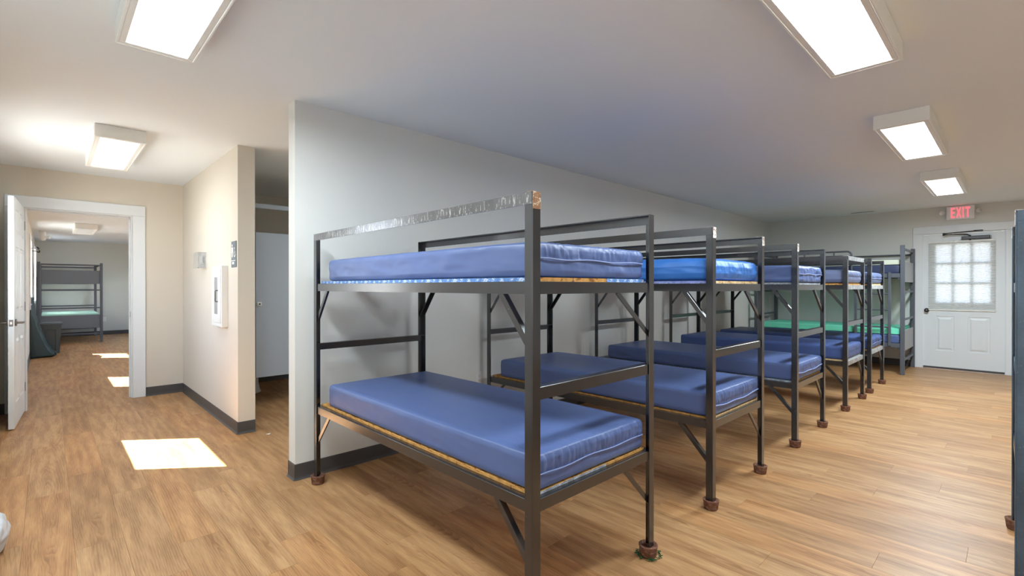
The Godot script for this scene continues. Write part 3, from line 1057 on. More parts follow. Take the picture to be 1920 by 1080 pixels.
func build_doors() -> void:
	# casing of the open doorway
	var st := S()
	for xf in [-6.84 + 0.009, -6.96 - 0.009]:
		bx(st, Vector3(xf, 1.0175, -0.735), Vector3(0.018, 2.035, 0.115), 0.004)
		bx(st, Vector3(xf, 1.0175, 0.245 if xf > -6.9 else 0.205), Vector3(0.018, 2.035, 0.135 if xf > -6.9 else 0.06), 0.004)
		bx(st, Vector3(xf, 2.0935, -0.24), Vector3(0.018, 0.117, 1.105 if xf > -6.9 else 0.9), 0.004)
	bx(st, Vector3(-6.9, 1.0175, -0.669), Vector3(0.12, 2.035, 0.012), 0.002)
	bx(st, Vector3(-6.9, 1.0175, 0.164), Vector3(0.12, 2.035, 0.012), 0.002)
	bx(st, Vector3(-6.9, 2.029, -0.2525), Vector3(0.12, 0.012, 0.821), 0.002)
	bx(st, Vector3(-6.91, 1.0, -0.657), Vector3(0.035, 2.0, 0.012), 0.002)
	bx(st, Vector3(-6.91, 2.017, -0.2525), Vector3(0.035, 0.012, 0.797), 0.002)
	var tr := struct("trim_1", st, M.trim, "white casing round the open doorway", "door frame")
	obj("strike_plate", box(Vector3(-6.90, 0.905, -0.6635), Vector3(-6.865, 0.965, -0.6615), 0.0005), M.nickel, tr)
	# open six-panel leaf, hinged at the left jamb
	var d := setting("door_1", "white six-panel door standing open at far left", "door", Vector3(-6.836, 0, 0.192), -deg_to_rad(2.9))
	var W := 0.838
	var ps := []
	for xx in [[0.115, 0.375], [0.463, 0.723]]:
		for yy in [[0.22, 0.80], [1.02, 1.60], [1.71, 1.93]]:
			ps.append([xx[0], xx[1], yy[0], yy[1]])
	st = S()
	leaf(st, W, 0.012, 2.03, 0.038, ps)
	obj("slab", st, M.door_white, d)
	for p in ps:
		var q := S()
		raised(q, p[0], p[1], p[2], p[3], 0.019, 1.0)
		raised(q, p[0], p[1], p[2], p[3], -0.019, -1.0)
		obj("panel", q, M.door_white, d)
	obj("latch_plate", box(Vector3(W - 0.0005, 0.90, -0.013), Vector3(W + 0.0015, 0.958, 0.013), 0.0005), M.nickel, d)
	obj("latch_bolt", box(Vector3(W + 0.0015, 0.918, -0.007), Vector3(W + 0.010, 0.940, 0.007), 0.002), M.housing, d)
	for s in [-1.0, 1.0]:
		var h := obj("lever_handle", tube([Vector3(W - 0.06, 0.93, s * 0.03), Vector3(W - 0.06, 0.93, s * 0.062), Vector3(W - 0.068, 0.93, s * 0.068), Vector3(W - 0.12, 0.929, s * 0.069), Vector3(W - 0.175, 0.926, s * 0.066)], 0.0095, 10), M.nickel, d)
		obj("rosette", cyl(Vector3(W - 0.06, 0.93, s * 0.019), Vector3(W - 0.06, 0.93, s * 0.031), 0.031, 24), M.nickel, h)
	var hg := S()
	for y in [0.25, 1.05, 1.85]:
		bx(hg, Vector3(0.0, y, -0.018), Vector3(0.008, 0.09, 0.012), 0.002)
	obj("hinge", hg, M.nickel, d)
	# exit door
	st = S()
	bx(st, Vector3(-1.0525, 1.025, -9.72 + 0.009), Vector3(0.115, 2.05, 0.018), 0.004)
	bx(st, Vector3(-0.0425, 1.025, -9.72 + 0.009), Vector3(0.115, 2.05, 0.018), 0.004)
	bx(st, Vector3(-0.5475, 2.107, -9.72 + 0.009), Vector3(1.125, 0.114, 0.018), 0.004)
	bx(st, Vector3(-0.994, 1.025, -9.78), Vector3(0.012, 2.05, 0.12), 0.002)
	bx(st, Vector3(-0.101, 1.025, -9.78), Vector3(0.012, 2.05, 0.12), 0.002)
	bx(st, Vector3(-0.5475, 2.044, -9.78), Vector3(0.881, 0.012, 0.12), 0.002)
	struct("trim_2", st, M.trim, "white casing round the exit door", "door frame")
	var x := setting("door_2", "white exit door with a shaded window above two panels", "door", Vector3(-0.988, 0, -9.757))
	var w2 := 0.881
	st = S()
	# opening of the window first, then two panels below
	var pane := [0.135, 0.745, 1.00, 1.885]
	var pl := [[0.145, 0.355, 0.28, 0.80], [0.50, 0.735, 0.28, 0.80]]
	leaf(st, w2, 0.034, 2.035, 0.044, [pane, pl[0], pl[1]])
	for q in [[pane[0] - 0.001, pane[0] + 0.012, pane[2], pane[3]], [pane[1] - 0.012, pane[1] + 0.001, pane[2], pane[3]], [pane[0], pane[1], pane[2] - 0.001, pane[2] + 0.012], [pane[0], pane[1], pane[3] - 0.012, pane[3] + 0.001]]:
		bx(st, Vector3((q[0] + q[1]) / 2, (q[2] + q[3]) / 2, 0), Vector3(q[1] - q[0], q[3] - q[2], 0.04))
	obj("slab", st, M.door_white, x)
	for p in pl:
		var q := S()
		raised(q, p[0], p[1], p[2], p[3], 0.022, 1.0)
		raised(q, p[0], p[1], p[2], p[3], -0.022, -1.0)
		obj("panel", q, M.door_white, x)
	var mu := S()
	for k in [1, 2]:
		bx(mu, Vector3(lerpf(pane[0], pane[1], k / 3.0), (pane[2] + pane[3]) / 2, 0.010), Vector3(0.036, pane[3] - pane[2] - 0.024, 0.022), 0.004)
		bx(mu, Vector3((pane[0] + pane[1]) / 2, lerpf(pane[2], pane[3], k / 3.0), 0.010), Vector3(pane[1] - pane[0] - 0.024, 0.036, 0.0225), 0.004)
	obj("muntin_grid", mu, M.door_white, x)
	for i in 3:
		for j in 3:
			obj("pane", box(Vector3(lerpf(pane[0], pane[1], i / 3.0) + 0.013, lerpf(pane[2], pane[3], j / 3.0) + 0.013, -0.006), Vector3(lerpf(pane[0], pane[1], (i + 1) / 3.0) - 0.013, lerpf(pane[2], pane[3], (j + 1) / 3.0) - 0.013, -0.002)), M.glass, x)
	var shd := obj("cellular_shade", pleated(0.062, 0.790, 0.905, 1.905, 0.026, 0.008, 0.021), M.door_shade, x)
	obj("head_rail", box(Vector3(0.058, 1.903, 0.0225), Vector3(0.794, 1.928, 0.045), 0.003), M.housing, shd)
	obj("bottom_rail", box(Vector3(0.060, 0.886, 0.0225), Vector3(0.792, 0.906, 0.041), 0.003), M.housing, shd)
	var kn := obj("door_knob", lathe([[0.0001, 0.0], [0.03, 0.0], [0.032, 0.004], [0.029, 0.009], [0.013, 0.013], [0.012, 0.032], [0.022, 0.038], [0.028, 0.048], [0.028, 0.058], [0.020, 0.066], [0.0001, 0.068]], 24, 1, 1, Basis(Vector3(1, 0, 0), Vector3(0, 0, 1), Vector3(0, -1, 0)), Vector3(0.042, 0.885, 0.022)), M.bronze, x)
	obj("keyhole", cyl(Vector3(0.042, 0.885, 0.089), Vector3(0.042, 0.885, 0.0915), 0.009, 16), M.nickel, kn)
	var cl := obj("closer_body", box(Vector3(0.435, 1.938, 0.022), Vector3(0.735, 1.985, 0.075), 0.006), M.bronze, x)
	obj("closer_cap", box(Vector3(0.425, 1.94, 0.024), Vector3(0.435, 1.983, 0.073), 0.002), M.nickel, cl)
	obj("closer_cap", box(Vector3(0.735, 1.94, 0.024), Vector3(0.745, 1.983, 0.073), 0.002), M.nickel, cl)
	obj("closer_spindle", cyl(Vector3(0.522, 1.925, 0.05), Vector3(0.522, 2.0, 0.05), 0.013, 16), M.bronze, cl)
	obj("closer_arm", tube([Vector3(0.522, 1.996, 0.05), Vector3(0.490, 2.012, 0.062), Vector3(0.44, 2.014, 0.09), Vector3(0.245, 2.016, 0.17)], 0.0075, 8), M.bronze, x)
	obj("closer_link", tube([Vector3(0.245, 2.016, 0.17), Vector3(0.25, 2.03, 0.165), Vector3(0.42, 2.044, 0.11), Vector3(0.61, 2.057, 0.062)], 0.0075, 8), M.bronze, x)
	obj("closer_elbow", cyl(Vector3(0.245, 2.0, 0.17), Vector3(0.245, 2.04, 0.17), 0.012, 12), M.bronze, x)
	obj("closer_shoe", box(Vector3(0.56, 2.046, 0.056), Vector3(0.66, 2.068, 0.070), 0.003), M.bronze, x)
	obj("sweep", box(Vector3(0.0, 0.004, -0.02), Vector3(w2, 0.034, 0.0235), 0.002), M.vinyl_base, x)

func build_bunks() -> void:
	var fx := -1.158
	var L := 1.915
	var cx := fx - L / 2
	bunk("nearest black angle iron bunk, chipped top rail, two plain blue mattresses", Vector3(cx, 0, -1.615), 0, {"top_steel": "chipped", "tip": "bare_rust", "W": 0.81, "up_side": "ply_blue", "up_boards": ["ply_edge", "ply_edge", "ply_blue"], "low_boards": ["ply_grey", "ply_grey", "ply_edge"]})
	bunk("second bunk back from the camera, holding the bright royal blue upper mattress", Vector3(cx - 0.005, 0, -3.055), 0, {"tip": "bare", "tip_far": true, "W": 0.79, "up_side": "ply_lilac", "up_boards": ["ply_pale", "ply_pale", "ply_pale"], "low_boards": ["ply_pale", "ply_pale", "ply_pale"]})
	bunk("third bunk back from the camera, its upper mattress piped round the middle", Vector3(cx - 0.01, 0, -4.57), 0, {"tip": "bare", "W": 0.80, "steel": "steel_navy", "up_side": "ply_grey", "up_boards": ["ply_grey", "ply_grey", "ply_grey"], "low_side": "ply_grey"})
	bunk("fourth black bunk back, with a flat bar closing its upper end", Vector3(cx - 0.005, 0, -6.15), 0, {"H": 1.55, "end_top": true, "end_steel": "steel_sheen", "W": 0.80, "low_boards": ["ply_grey", "ply_grey", "ply_grey"], "low_side": "ply_pale"})
	bunk("fifth and farthest black bunk, just in front of the grey dormitory bunk", Vector3(cx - 0.01, 0, -7.33), 0, {"W": 0.80, "steel": "steel_navy", "end_steel": "steel_sheen", "up_boards": ["ply_pale", "ply_pale", "ply_pale"]})
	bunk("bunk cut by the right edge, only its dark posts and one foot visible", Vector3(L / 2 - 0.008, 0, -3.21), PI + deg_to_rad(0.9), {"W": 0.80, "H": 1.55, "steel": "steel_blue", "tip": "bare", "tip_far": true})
	# mattresses
	var g1 := "mattresses on the lower decks"
	var g2 := "mattresses on the upper decks"
	var xl := -2.95
	var lo := 0.5035
	var up := 1.2785
	var mk := func(label: String, lower: bool, z: float, w: float, h: float, m: String, o: Dictionary) -> void:
		var x1: float = o.get("x1", -1.185)
		mattress("mattress", label, g1 if lower else g2, Vector3((xl + x1) / 2, lo if lower else up, z), Vector3(x1 - xl, h, w), M["vinyl_" + m], o)
	mk.call("blue lower mattress of the nearest bunk, largest in the photo", true, -1.612, 0.725, 0.135, "blue", {"seed": 3, "pleat": 0.009, "fine": 1.6, "seam": 0.47})
	mk.call("periwinkle blue upper mattress of the nearest bunk, under the chipped rail", false, -1.612, 0.725, 0.130, "blue", {"seed": 9, "pleat": 0.006, "wrinkle": 0.0045, "fine": 1.4, "seam": 0.52})
	mk.call("blue lower mattress of the second bunk with a drooping light piping", true, -3.05, 0.72, 0.140, "blue", {"seed": 14, "pleat": 0.010, "fine": 1.4, "sag": 0.014, "pipe": 0.004, "pipe_mat": "piping"})
	mk.call("puffy royal blue upper mattress of the second bunk, brightest blue", false, -3.05, 0.735, 0.128, "royal", {"seed": 22, "r": 0.042, "wrinkle": 0.007, "puff": 0.016, "pleat": 0.004, "piping": false, "fine": 1.2})
	mk.call("blue lower mattress of the third bunk, piping along its end", true, -4.57, 0.72, 0.135, "blue", {"seed": 31, "sag": 0.012, "pipe": 0.004})
	mk.call("blue upper mattress of the third bunk, pale above its seam", false, -4.57, 0.72, 0.135, "blue", {"seed": 36, "wrinkle": 0.009, "pleat": 0.004, "seam": 0.5, "pipe": 0.0035})
	mk.call("smooth blue lower mattress of the fourth bunk", true, -6.15, 0.72, 0.135, "navy", {"seed": 41, "pleat": 0.003, "piping": false})
	mk.call("greyish blue upper mattress of the fourth bunk, gathered at its end", false, -6.15, 0.72, 0.140, "slate", {"seed": 47, "r": 0.04, "pleat": 0.012, "piping": false})
	mk.call("blue lower mattress of the fifth bunk, next to the dormitory bunk", true, -7.33, 0.72, 0.130, "navy", {"seed": 52, "pleat": 0.009})
	mk.call("faded grey-blue upper mattress of the fifth bunk", false, -7.33, 0.72, 0.140, "dusk", {"seed": 57, "r": 0.04, "pleat": 0.012, "pipe": 0.004})
	# grey bunk against the end wall
	dorm_bunk("grey tubular bunk with sheet end panels beside the exit door", Vector3(-2.08, 0, -9.175), 1.03, 1.83, "dorm_panel_lit")
	mattress("mattress", "dark blue upper mattress of the grey bunk beside the exit door", g2, Vector3(-2.08, 1.4305, -9.175), Vector3(1.89, 0.125, 0.94), M.vinyl_dark, {"seed": 61, "puff": 0.0, "piping": false, "pleat": 0.003, "wrinkle": 0.003})
	mattress("mattress_topper", "pale cream foam topper on the grey bunk beside the exit door", "foam toppers", Vector3(-2.08, 1.559, -9.175), Vector3(1.89, 0.07, 0.92), M.vinyl_cream, {"seed": 63, "piping": false, "pleat": 0.0, "wrinkle": 0.003, "r": 0.01})
	mattress("mattress", "blue lower mattress of the grey bunk beside the exit door", g1, Vector3(-2.08, 0.4355, -9.175), Vector3(1.89, 0.125, 0.94), M.vinyl_blue, {"seed": 66, "puff": 0.0, "piping": false, "pleat": 0.003})
	mattress("mattress_topper", "sea green foam topper on the lower deck beside the exit door", "foam toppers", Vector3(-2.08, 0.565, -9.175), Vector3(1.88, 0.085, 0.93), M.vinyl_green, {"seed": 68, "piping": false, "pleat": 0.0, "wrinkle": 0.003, "r": 0.008})

func build_wall_things() -> void:
	# restroom sign
	var s := thing("restroom_sign", "slate grey restroom sign with white figures at the wall edge", "sign", Vector3(-4.639, 1.41, -1.15))
	obj("plate", box(Vector3(-0.075, 0, 0), Vector3(0.075, 0.225, 0.006), 0.002), M.sign_slate, s)
	var fg := S()
	var zc := 0.0068
	# standing figure
	prism(fg, circle(Vector2(-0.038, 0.188), 0.0105, 16), Vector3(0, 0, 0.006), Vector3(0, 0, 0.0015), Vector3.RIGHT, Vector3.UP)
	prism(fg, [Vector2(-0.056, 0.172), Vector2(-0.020, 0.172), Vector2(-0.016, 0.168), Vector2(-0.016, 0.125), Vector2(-0.024, 0.125), Vector2(-0.026, 0.088), Vector2(-0.036, 0.088), Vector2(-0.038, 0.12), Vector2(-0.040, 0.088), Vector2(-0.050, 0.088), Vector2(-0.052, 0.125), Vector2(-0.060, 0.125), Vector2(-0.060, 0.168)], Vector3(0, 0, 0.006), Vector3(0, 0, 0.0015), Vector3.RIGHT, Vector3.UP)
	obj("standing_figure", fg, M.sign_white, s)
	var wc := S()
	prism(wc, circle(Vector2(0.028, 0.163), 0.008, 14), Vector3(0, 0, 0.006), Vector3(0, 0, 0.0015), Vector3.RIGHT, Vector3.UP)
	prism(wc, [Vector2(0.024, 0.152), Vector2(0.033, 0.152), Vector2(0.034, 0.140), Vector2(0.050, 0.140), Vector2(0.050, 0.134), Vector2(0.035, 0.134), Vector2(0.036, 0.126), Vector2(0.053, 0.126), Vector2(0.060, 0.100), Vector2(0.066, 0.102), Vector2(0.058, 0.133), Vector2(0.027, 0.120)], Vector3(0, 0, 0.006), Vector3(0, 0, 0.0015), Vector3.RIGHT, Vector3.UP)
	for k in 20:
		var a0 := deg_to_rad(110.0 + k * 12.5)
		var a1 := deg_to_rad(110.0 + (k + 1) * 12.5)
		var c := Vector2(0.033, 0.112)
		prism(wc, [c + Vector2(cos(a0), sin(a0)) * 0.018, c + Vector2(cos(a0), sin(a0)) * 0.024, c + Vector2(cos(a1), sin(a1)) * 0.024, c + Vector2(cos(a1), sin(a1)) * 0.018], Vector3(0, 0, 0.006), Vector3(0, 0, 0.0015), Vector3.RIGHT, Vector3.UP)
	obj("wheelchair_figure", wc, M.sign_white, s)
	obj("rule_line", box(Vector3(-0.072, 0.054, 0.006), Vector3(0.052, 0.060, 0.0072)), M.sign_white, s)
	obj("small_square", box(Vector3(-0.040, 0.026, 0.006), Vector3(0.016, 0.046, 0.0072)), M.sign_white, s)
	# extinguisher cabinet
	var c := thing("extinguisher_cabinet", "white wall cabinet with a tall narrow window and pull handle", "cabinet", Vector3(-5.022, 0.885, -1.15))
	var st := S()
	var hw := 0.178
	var hh := 0.545
	bx(st, Vector3(0, hh / 2, 0.003), Vector3(hw * 2, hh, 0.006))
	for k in [-1.0, 1.0]:
		bx(st, Vector3(k * (hw - 0.006), hh / 2, 0.027), Vector3(0.012, hh, 0.048), 0.003)
		bx(st, Vector3(0, hh / 2 + k * (hh / 2 - 0.006), 0.027), Vector3(hw * 2 - 0.024, 0.012, 0.048), 0.003)
	obj("body", st, M.white_plastic, c)
	st = S()
	var df := 0.145
	var slot := [-0.075, 0.045, 0.11, 0.445]
	for q in [[-df, slot[0], 0.035, hh - 0.035], [slot[1], df, 0.035, hh - 0.035], [slot[0], slot[1], 0.035, slot[2]], [slot[0], slot[1], slot[3], hh - 0.035]]:
		bx(st, Vector3((q[0] + q[1]) / 2, (q[2] + q[3]) / 2, 0.047), Vector3(q[1] - q[0], q[3] - q[2], 0.012))
	var dr := obj("door", st, M.white_plastic, c)
	st = S()
	for q in [[-hw + 0.012, -df - 0.002, 0.012, hh - 0.012], [df + 0.002, hw - 0.012, 0.012, hh - 0.012], [-df - 0.002, df + 0.002, 0.012, 0.033], [-df - 0.002, df + 0.002, hh - 0.033, hh - 0.012]]:
		bx(st, Vector3((q[0] + q[1]) / 2, (q[2] + q[3]) / 2, 0.046), Vector3(q[1] - q[0], q[3] - q[2], 0.008), 0.001)
	obj("face_frame", st, M.white_plastic, c)
	obj("window_pane", box(Vector3(slot[0], slot[2], 0.044), Vector3(slot[1], slot[3], 0.047)), M.grey_plastic, dr)
	obj("pull_handle", tube([Vector3(0.055, 0.225, 0.052), Vector3(0.055, 0.225, 0.068), Vector3(0.055, 0.232, 0.073), Vector3(0.055, 0.318, 0.073), Vector3(0.055, 0.325, 0.068), Vector3(0.055, 0.325, 0.052)], 0.005, 8), M.nickel, dr)
	# thermostat in a clear guard
	var t := thing("thermostat_guard", "thermostat inside a clear plastic lock box on the cream wall", "thermostat", Vector3(-5.74, 1.435, -1.15))
	st = S()
	bx(st, Vector3(0, 0.078, 0.004), Vector3(0.216, 0.155, 0.008), 0.002)
	obj("back_plate", st, M.white_plastic, t)
	obj("thermostat", box(Vector3(-0.06, 0.035, 0.008), Vector3(0.06, 0.125, 0.034), 0.006), M.white_plastic, t)
	obj("display", box(Vector3(0.0595, 0.05, 0.014), Vector3(0.0612, 0.112, 0.029)), M.grey_plastic, t)
	st = S()
	for q in [[-0.108, -0.105, 0.0, 0.155], [0.105, 0.108, 0.0, 0.155]]:
		bx(st, Vector3((q[0] + q[1]) / 2, 0.0775, 0.041), Vector3(0.003, 0.155, 0.066))
	for y in [0.0015, 0.1535]:
		bx(st, Vector3(0, y, 0.041), Vector3(0.21, 0.003, 0.066))
	bx(st, Vector3(0, 0.0775, 0.0755), Vector3(0.216, 0.155, 0.003))
	obj("clear_cover", st, M.clear_plastic, t)
	obj("lock", cyl(Vector3(0.02, -0.003, 0.06), Vector3(0.02, 0.006, 0.06), 0.009, 14), M.nickel, t)
	# exit sign
	var x := thing("exit_sign", "grey exit sign with glowing red letters above the door", "exit sign", Vector3(-0.567, 2.235, -9.72))
	obj("housing", box(Vector3(-0.155, 0, 0), Vector3(0.155, 0.20, 0.05), 0.006), M.housing, x)
	obj("face_plate", box(Vector3(-0.150, 0.005, 0.05), Vector3(0.150, 0.195, 0.0545), 0.002), M.sign_face, x)
	var f := SystemFont.new()
	f.font_names = PackedStringArray(["Droid Sans"])
	f.font_weight = 700
	var px := -0.104
	for ch in ["E", "X", "I", "T"]:
		var tm := TextMesh.new()
		tm.text = ch
		tm.font = f
		tm.font_size = 64
		tm.pixel_size = 0.0032
		tm.depth = 0.003
		var bb := tm.get_aabb()
		var lw: float = {"E": 0.046, "X": 0.056, "I": 0.020, "T": 0.052}[ch]
		var o := obj("letter_" + ch.to_lower(), tm, M.exit_red, x)
		var sx := lw / bb.size.x
		var sy := 0.152 / bb.size.y
		o.scale = Vector3(sx, sy, 1)
		o.position = Vector3(px + lw / 2 - bb.get_center().x * sx, 0.101 - bb.get_center().y * sy, 0.0558)
		px += lw + 0.012
	var el := OmniLight3D.new()
	el.name = "letter_glow"
	el.light_color = Color(1.0, 0.25, 0.3)
	el.light_energy = 0.0006
	el.omni_range = 12.0
	el.omni_attenuation = 2.0
	el.shadow_enabled = true
	el.light_size = 0.03
	el.position = Vector3(0, 0.1, 0.09)
	x.add_child(el, true)
	for k in [-1.0, 1.0]:
		var ar := obj("lamp_arm", cyl(Vector3(k * 0.15, 0.12, 0.025), Vector3(k * 0.185, 0.12, 0.03), 0.008, 10), M.housing, x)
		obj("lamp_head", lathe([[0.0001, 0.0], [0.018, 0.0], [0.03, 0.02], [0.036, 0.045], [0.036, 0.05], [0.031, 0.05], [0.028, 0.04], [0.0001, 0.03]], 22, 1, 1, Basis(Vector3(1, 0, 0), Vector3(0, -0.35, 0.94).normalized(), Vector3(0, -0.94, -0.35).normalized()), Vector3(k * 0.20, 0.125, 0.01)), M.white_plastic, ar)
	# ceiling vent near the end wall
	var v := thing("ceiling_vent", "thin slotted vent in the ceiling near the end wall", "vent", Vector3(-1.70, 2.44, -9.38))
	st = S()
	for k in [-1.0, 1.0]:
		bx(st, Vector3(0, -0.004, k * 0.055), Vector3(0.34, 0.008, 0.02), 0.002)
		bx(st, Vector3(k * 0.16, -0.004, 0), Vector3(0.02, 0.008, 0.09), 0.002)
	obj("frame", st, M.housing, v)
	for k in 5:
		var sl := S()
		bx(sl, Vector3(0, -0.004, -0.036 + k * 0.018), Vector3(0.30, 0.002, 0.014), 0.0, Basis(Vector3.RIGHT, 0.5))
		obj("slat", sl, M.grey_plastic, v)
	outlet("white outlet low on the partition between the first two bunks", Vector3(-3.2, 0.457, -2.672), PI / 2)
	outlet("white outlet on the end wall of the far room", Vector3(-16.4, 0.40, -1.045), PI / 2)

func circle(c: Vector2, r: float, n: int) -> Array:
	var a := []
	for k in n:
		a.append(c + Vector2(cos(TAU * k / n), sin(TAU * k / n)) * r)
	return a

func build_far_room() -> void:
	dorm_bunk("grey tubular bunk in the far room seen through the doorway", Vector3(-15.28, 0, -0.355), 1.06, 1.775)
	mattress("mattress", "pale mint mattress on the lower deck in the far room", "mattresses in the far room", Vector3(-15.28, 0.4355, -0.355), Vector3(1.88, 0.212, 0.95), M.vinyl_mint, {"seed": 71, "piping": false, "pleat": 0.0, "r": 0.02})
	mattress("mattress", "grey-blue mattress on the upper deck in the far room", "mattresses in the far room", Vector3(-15.28, 1.4305, -0.355), Vector3(1.88, 0.17, 0.95), M.vinyl_dusk, {"seed": 73, "piping": false, "pleat": 0.0})
	# storage tote
	var t := thing("storage_tote", "dark grey plastic tote in front of the far grey bunk", "storage bin", Vector3(-12.62, 0, -0.03))
	var st := S()
	var H := 0.56
	var hb := Vector2(0.19, 0.115)
	var ht := Vector2(0.23, 0.145)
	var ring := func(k: Vector2, y: float) -> Array:
		return [Vector3(-k.x, y, -k.y), Vector3(k.x, y, -k.y), Vector3(k.x, y, k.y), Vector3(-k.x, y, k.y)]
	var a: Array = ring.call(hb, 0.0)
	var b: Array = ring.call(ht, H)
	var ns := [Vector3(0, -0.05, -1), Vector3(1, -0.07, 0), Vector3(0, -0.05, 1), Vector3(-1, -0.07, 0)]
	for i in 4:
		var j := (i + 1) % 4
		poly(st, [a[i], a[j], b[j], b[i]], ns[i].normalized())
	poly(st, a, Vector3.DOWN)
	obj("tub", st, M.tote, t)
	st = S()
	for q in [[1.0, 0.0], [-1.0, 0.0]]:
		bx(st, Vector3(q[0] * 0.236, H - 0.01, 0), Vector3(0.024, 0.03, 0.31), 0.004)
		bx(st, Vector3(0, H - 0.01, q[0] * 0.150), Vector3(0.45, 0.03, 0.022), 0.004)
	obj("rim", st, M.tote, t)
	st = S()
	for z in [-0.07, 0.07]:
		bx(st, Vector3(0.214, 0.24, z), Vector3(0.010, 0.40, 0.012), 0.003, Basis(Vector3.BACK, -0.07))
	bx(st, Vector3(0.226, 0.445, 0), Vector3(0.010, 0.012, 0.15), 0.003)
	obj("rib", st, M.tote, t)
	obj("lid", box(Vector3(-0.225, H - 0.004, -0.138), Vector3(0.225, H + 0.012, 0.138), 0.006), M.tote, t)
	# blanket slung down the window wall and pooling on the floor
	var verts := PackedVector3Array()
	var idx := PackedInt32Array()
	var n := fnl(91, 1.0, 2)
	var R := 44
	var C := 60
	for r in R:
		var v := float(r) / (R - 1)
		for cc in C:
			var u := float(cc) / (C - 1)
			var y := 1.06 * (1.0 - pow(v, 0.9))
			var flare := 0.035 + 0.17 * pow(v, 2.4) + 0.08 * v
			var fold := (0.030 * sin(u * 24.0 + v * 2.5 + 2.0 * n.get_noise_2d(u * 2.0, v * 2.0)) + 0.05 * n.get_noise_2d(u * 7.0, v * 4.0)) * (0.25 + 0.9 * v)
			var tr := 0.10 * (1.0 - v) * absf(u - 0.5)
			var hump := 0.0
			if v > 0.86:
				hump = 0.07 * absf(n.get_noise_2d(u * 12.0, v * 9.0)) * (v - 0.86) / 0.14
			var z := 0.225 - flare - fold * sin(PI * u) + tr
			if u < 0.03 or u > 0.97:
				z = lerpf(z, 0.225, 0.75)
			verts.append(Vector3(lerpf(-12.32, -11.78, u) + 0.06 * (u - 0.5) * v, maxf(y, 0.0) + hump, minf(z, 0.226)))
	for r in R:
		var v := float(r) / (R - 1)
		for cc in C:
			var u := float(cc) / (C - 1)
			verts.append(Vector3(lerpf(-12.32, -11.78, u), 1.06 * (1.0 - pow(v, 0.9)), 0.2355))
	grid_idx(R, C, false, idx, 0)
	var idb := PackedInt32Array()
	grid_idx(R, C, false, idb, R * C)
	for i in range(0, idb.size(), 3):
		idx.append_array(PackedInt32Array([idb[i], idb[i + 2], idb[i + 1]]))
	var N := R * C
	for c2 in C - 1:
		idx.append_array(PackedInt32Array([c2, c2 + N, c2 + 1, c2 + 1, c2 + N, c2 + 1 + N]))
		var l := (R - 1) * C + c2
		idx.append_array(PackedInt32Array([l, l + 1, l + N, l + 1, l + 1 + N, l + N]))
	for r in R - 1:
		var l := r * C
		idx.append_array(PackedInt32Array([l, l + C, l + N, l + C, l + C + N, l + N]))
		l = r * C + C - 1
		idx.append_array(PackedInt32Array([l, l + N, l + C, l + C, l + N, l + C + N]))
	var bl := obj("blanket", smooth(verts, idx), M.blanket)
	tag(bl, "dark grey-green blanket slung down to the floor behind the door", "blanket")
	# small cylindrical fixture hung under the far room ceiling
	var em := thing("spotlight", "white cylindrical spotlight hung from the far room ceiling corner", "spotlight", Vector3(-13.5, 2.37, 0.085))
	obj("mounting_plate", lathe([[0.0001, -0.012], [0.06, -0.012], [0.066, -0.006], [0.066, 0.0], [0.0001, 0.0]], 24), M.white_plastic, em)
	obj("body", lathe([[0.0001, -0.205], [0.034, -0.20], [0.046, -0.185], [0.05, -0.16], [0.05, -0.012], [0.0001, -0.012]], 24), M.white_plastic, em)
	obj("lamp_head", cyl(Vector3(0.02, -0.125, -0.035), Vector3(0.06, -0.135, -0.105), 0.03, 18), M.white_plastic, em)
	# curtain rod with round finials
	var cr := thing("curtain_rod", "thin curtain rod with black ball ends over a far window", "curtain rod", Vector3(-12.5, 1.925, 0.24))
	obj("rod", cyl(Vector3(-0.55, 0, -0.10), Vector3(0.55, 0, -0.10), 0.008, 10), M.nickel, cr)
	for k in [-1.0, 1.0]:
		obj("finial", lathe([[0.0001, -0.026], [0.012, -0.023], [0.022, -0.012], [0.026, 0.0], [0.022, 0.012], [0.012, 0.023], [0.0001, 0.026]], 14, 1, 1, Basis.IDENTITY, Vector3(k * 0.57, 0, -0.10)), M.black, cr)
		obj("bracket", cyl(Vector3(k * 0.45, 0, -0.10), Vector3(k * 0.45, 0, 0), 0.007, 8), M.nickel, cr)

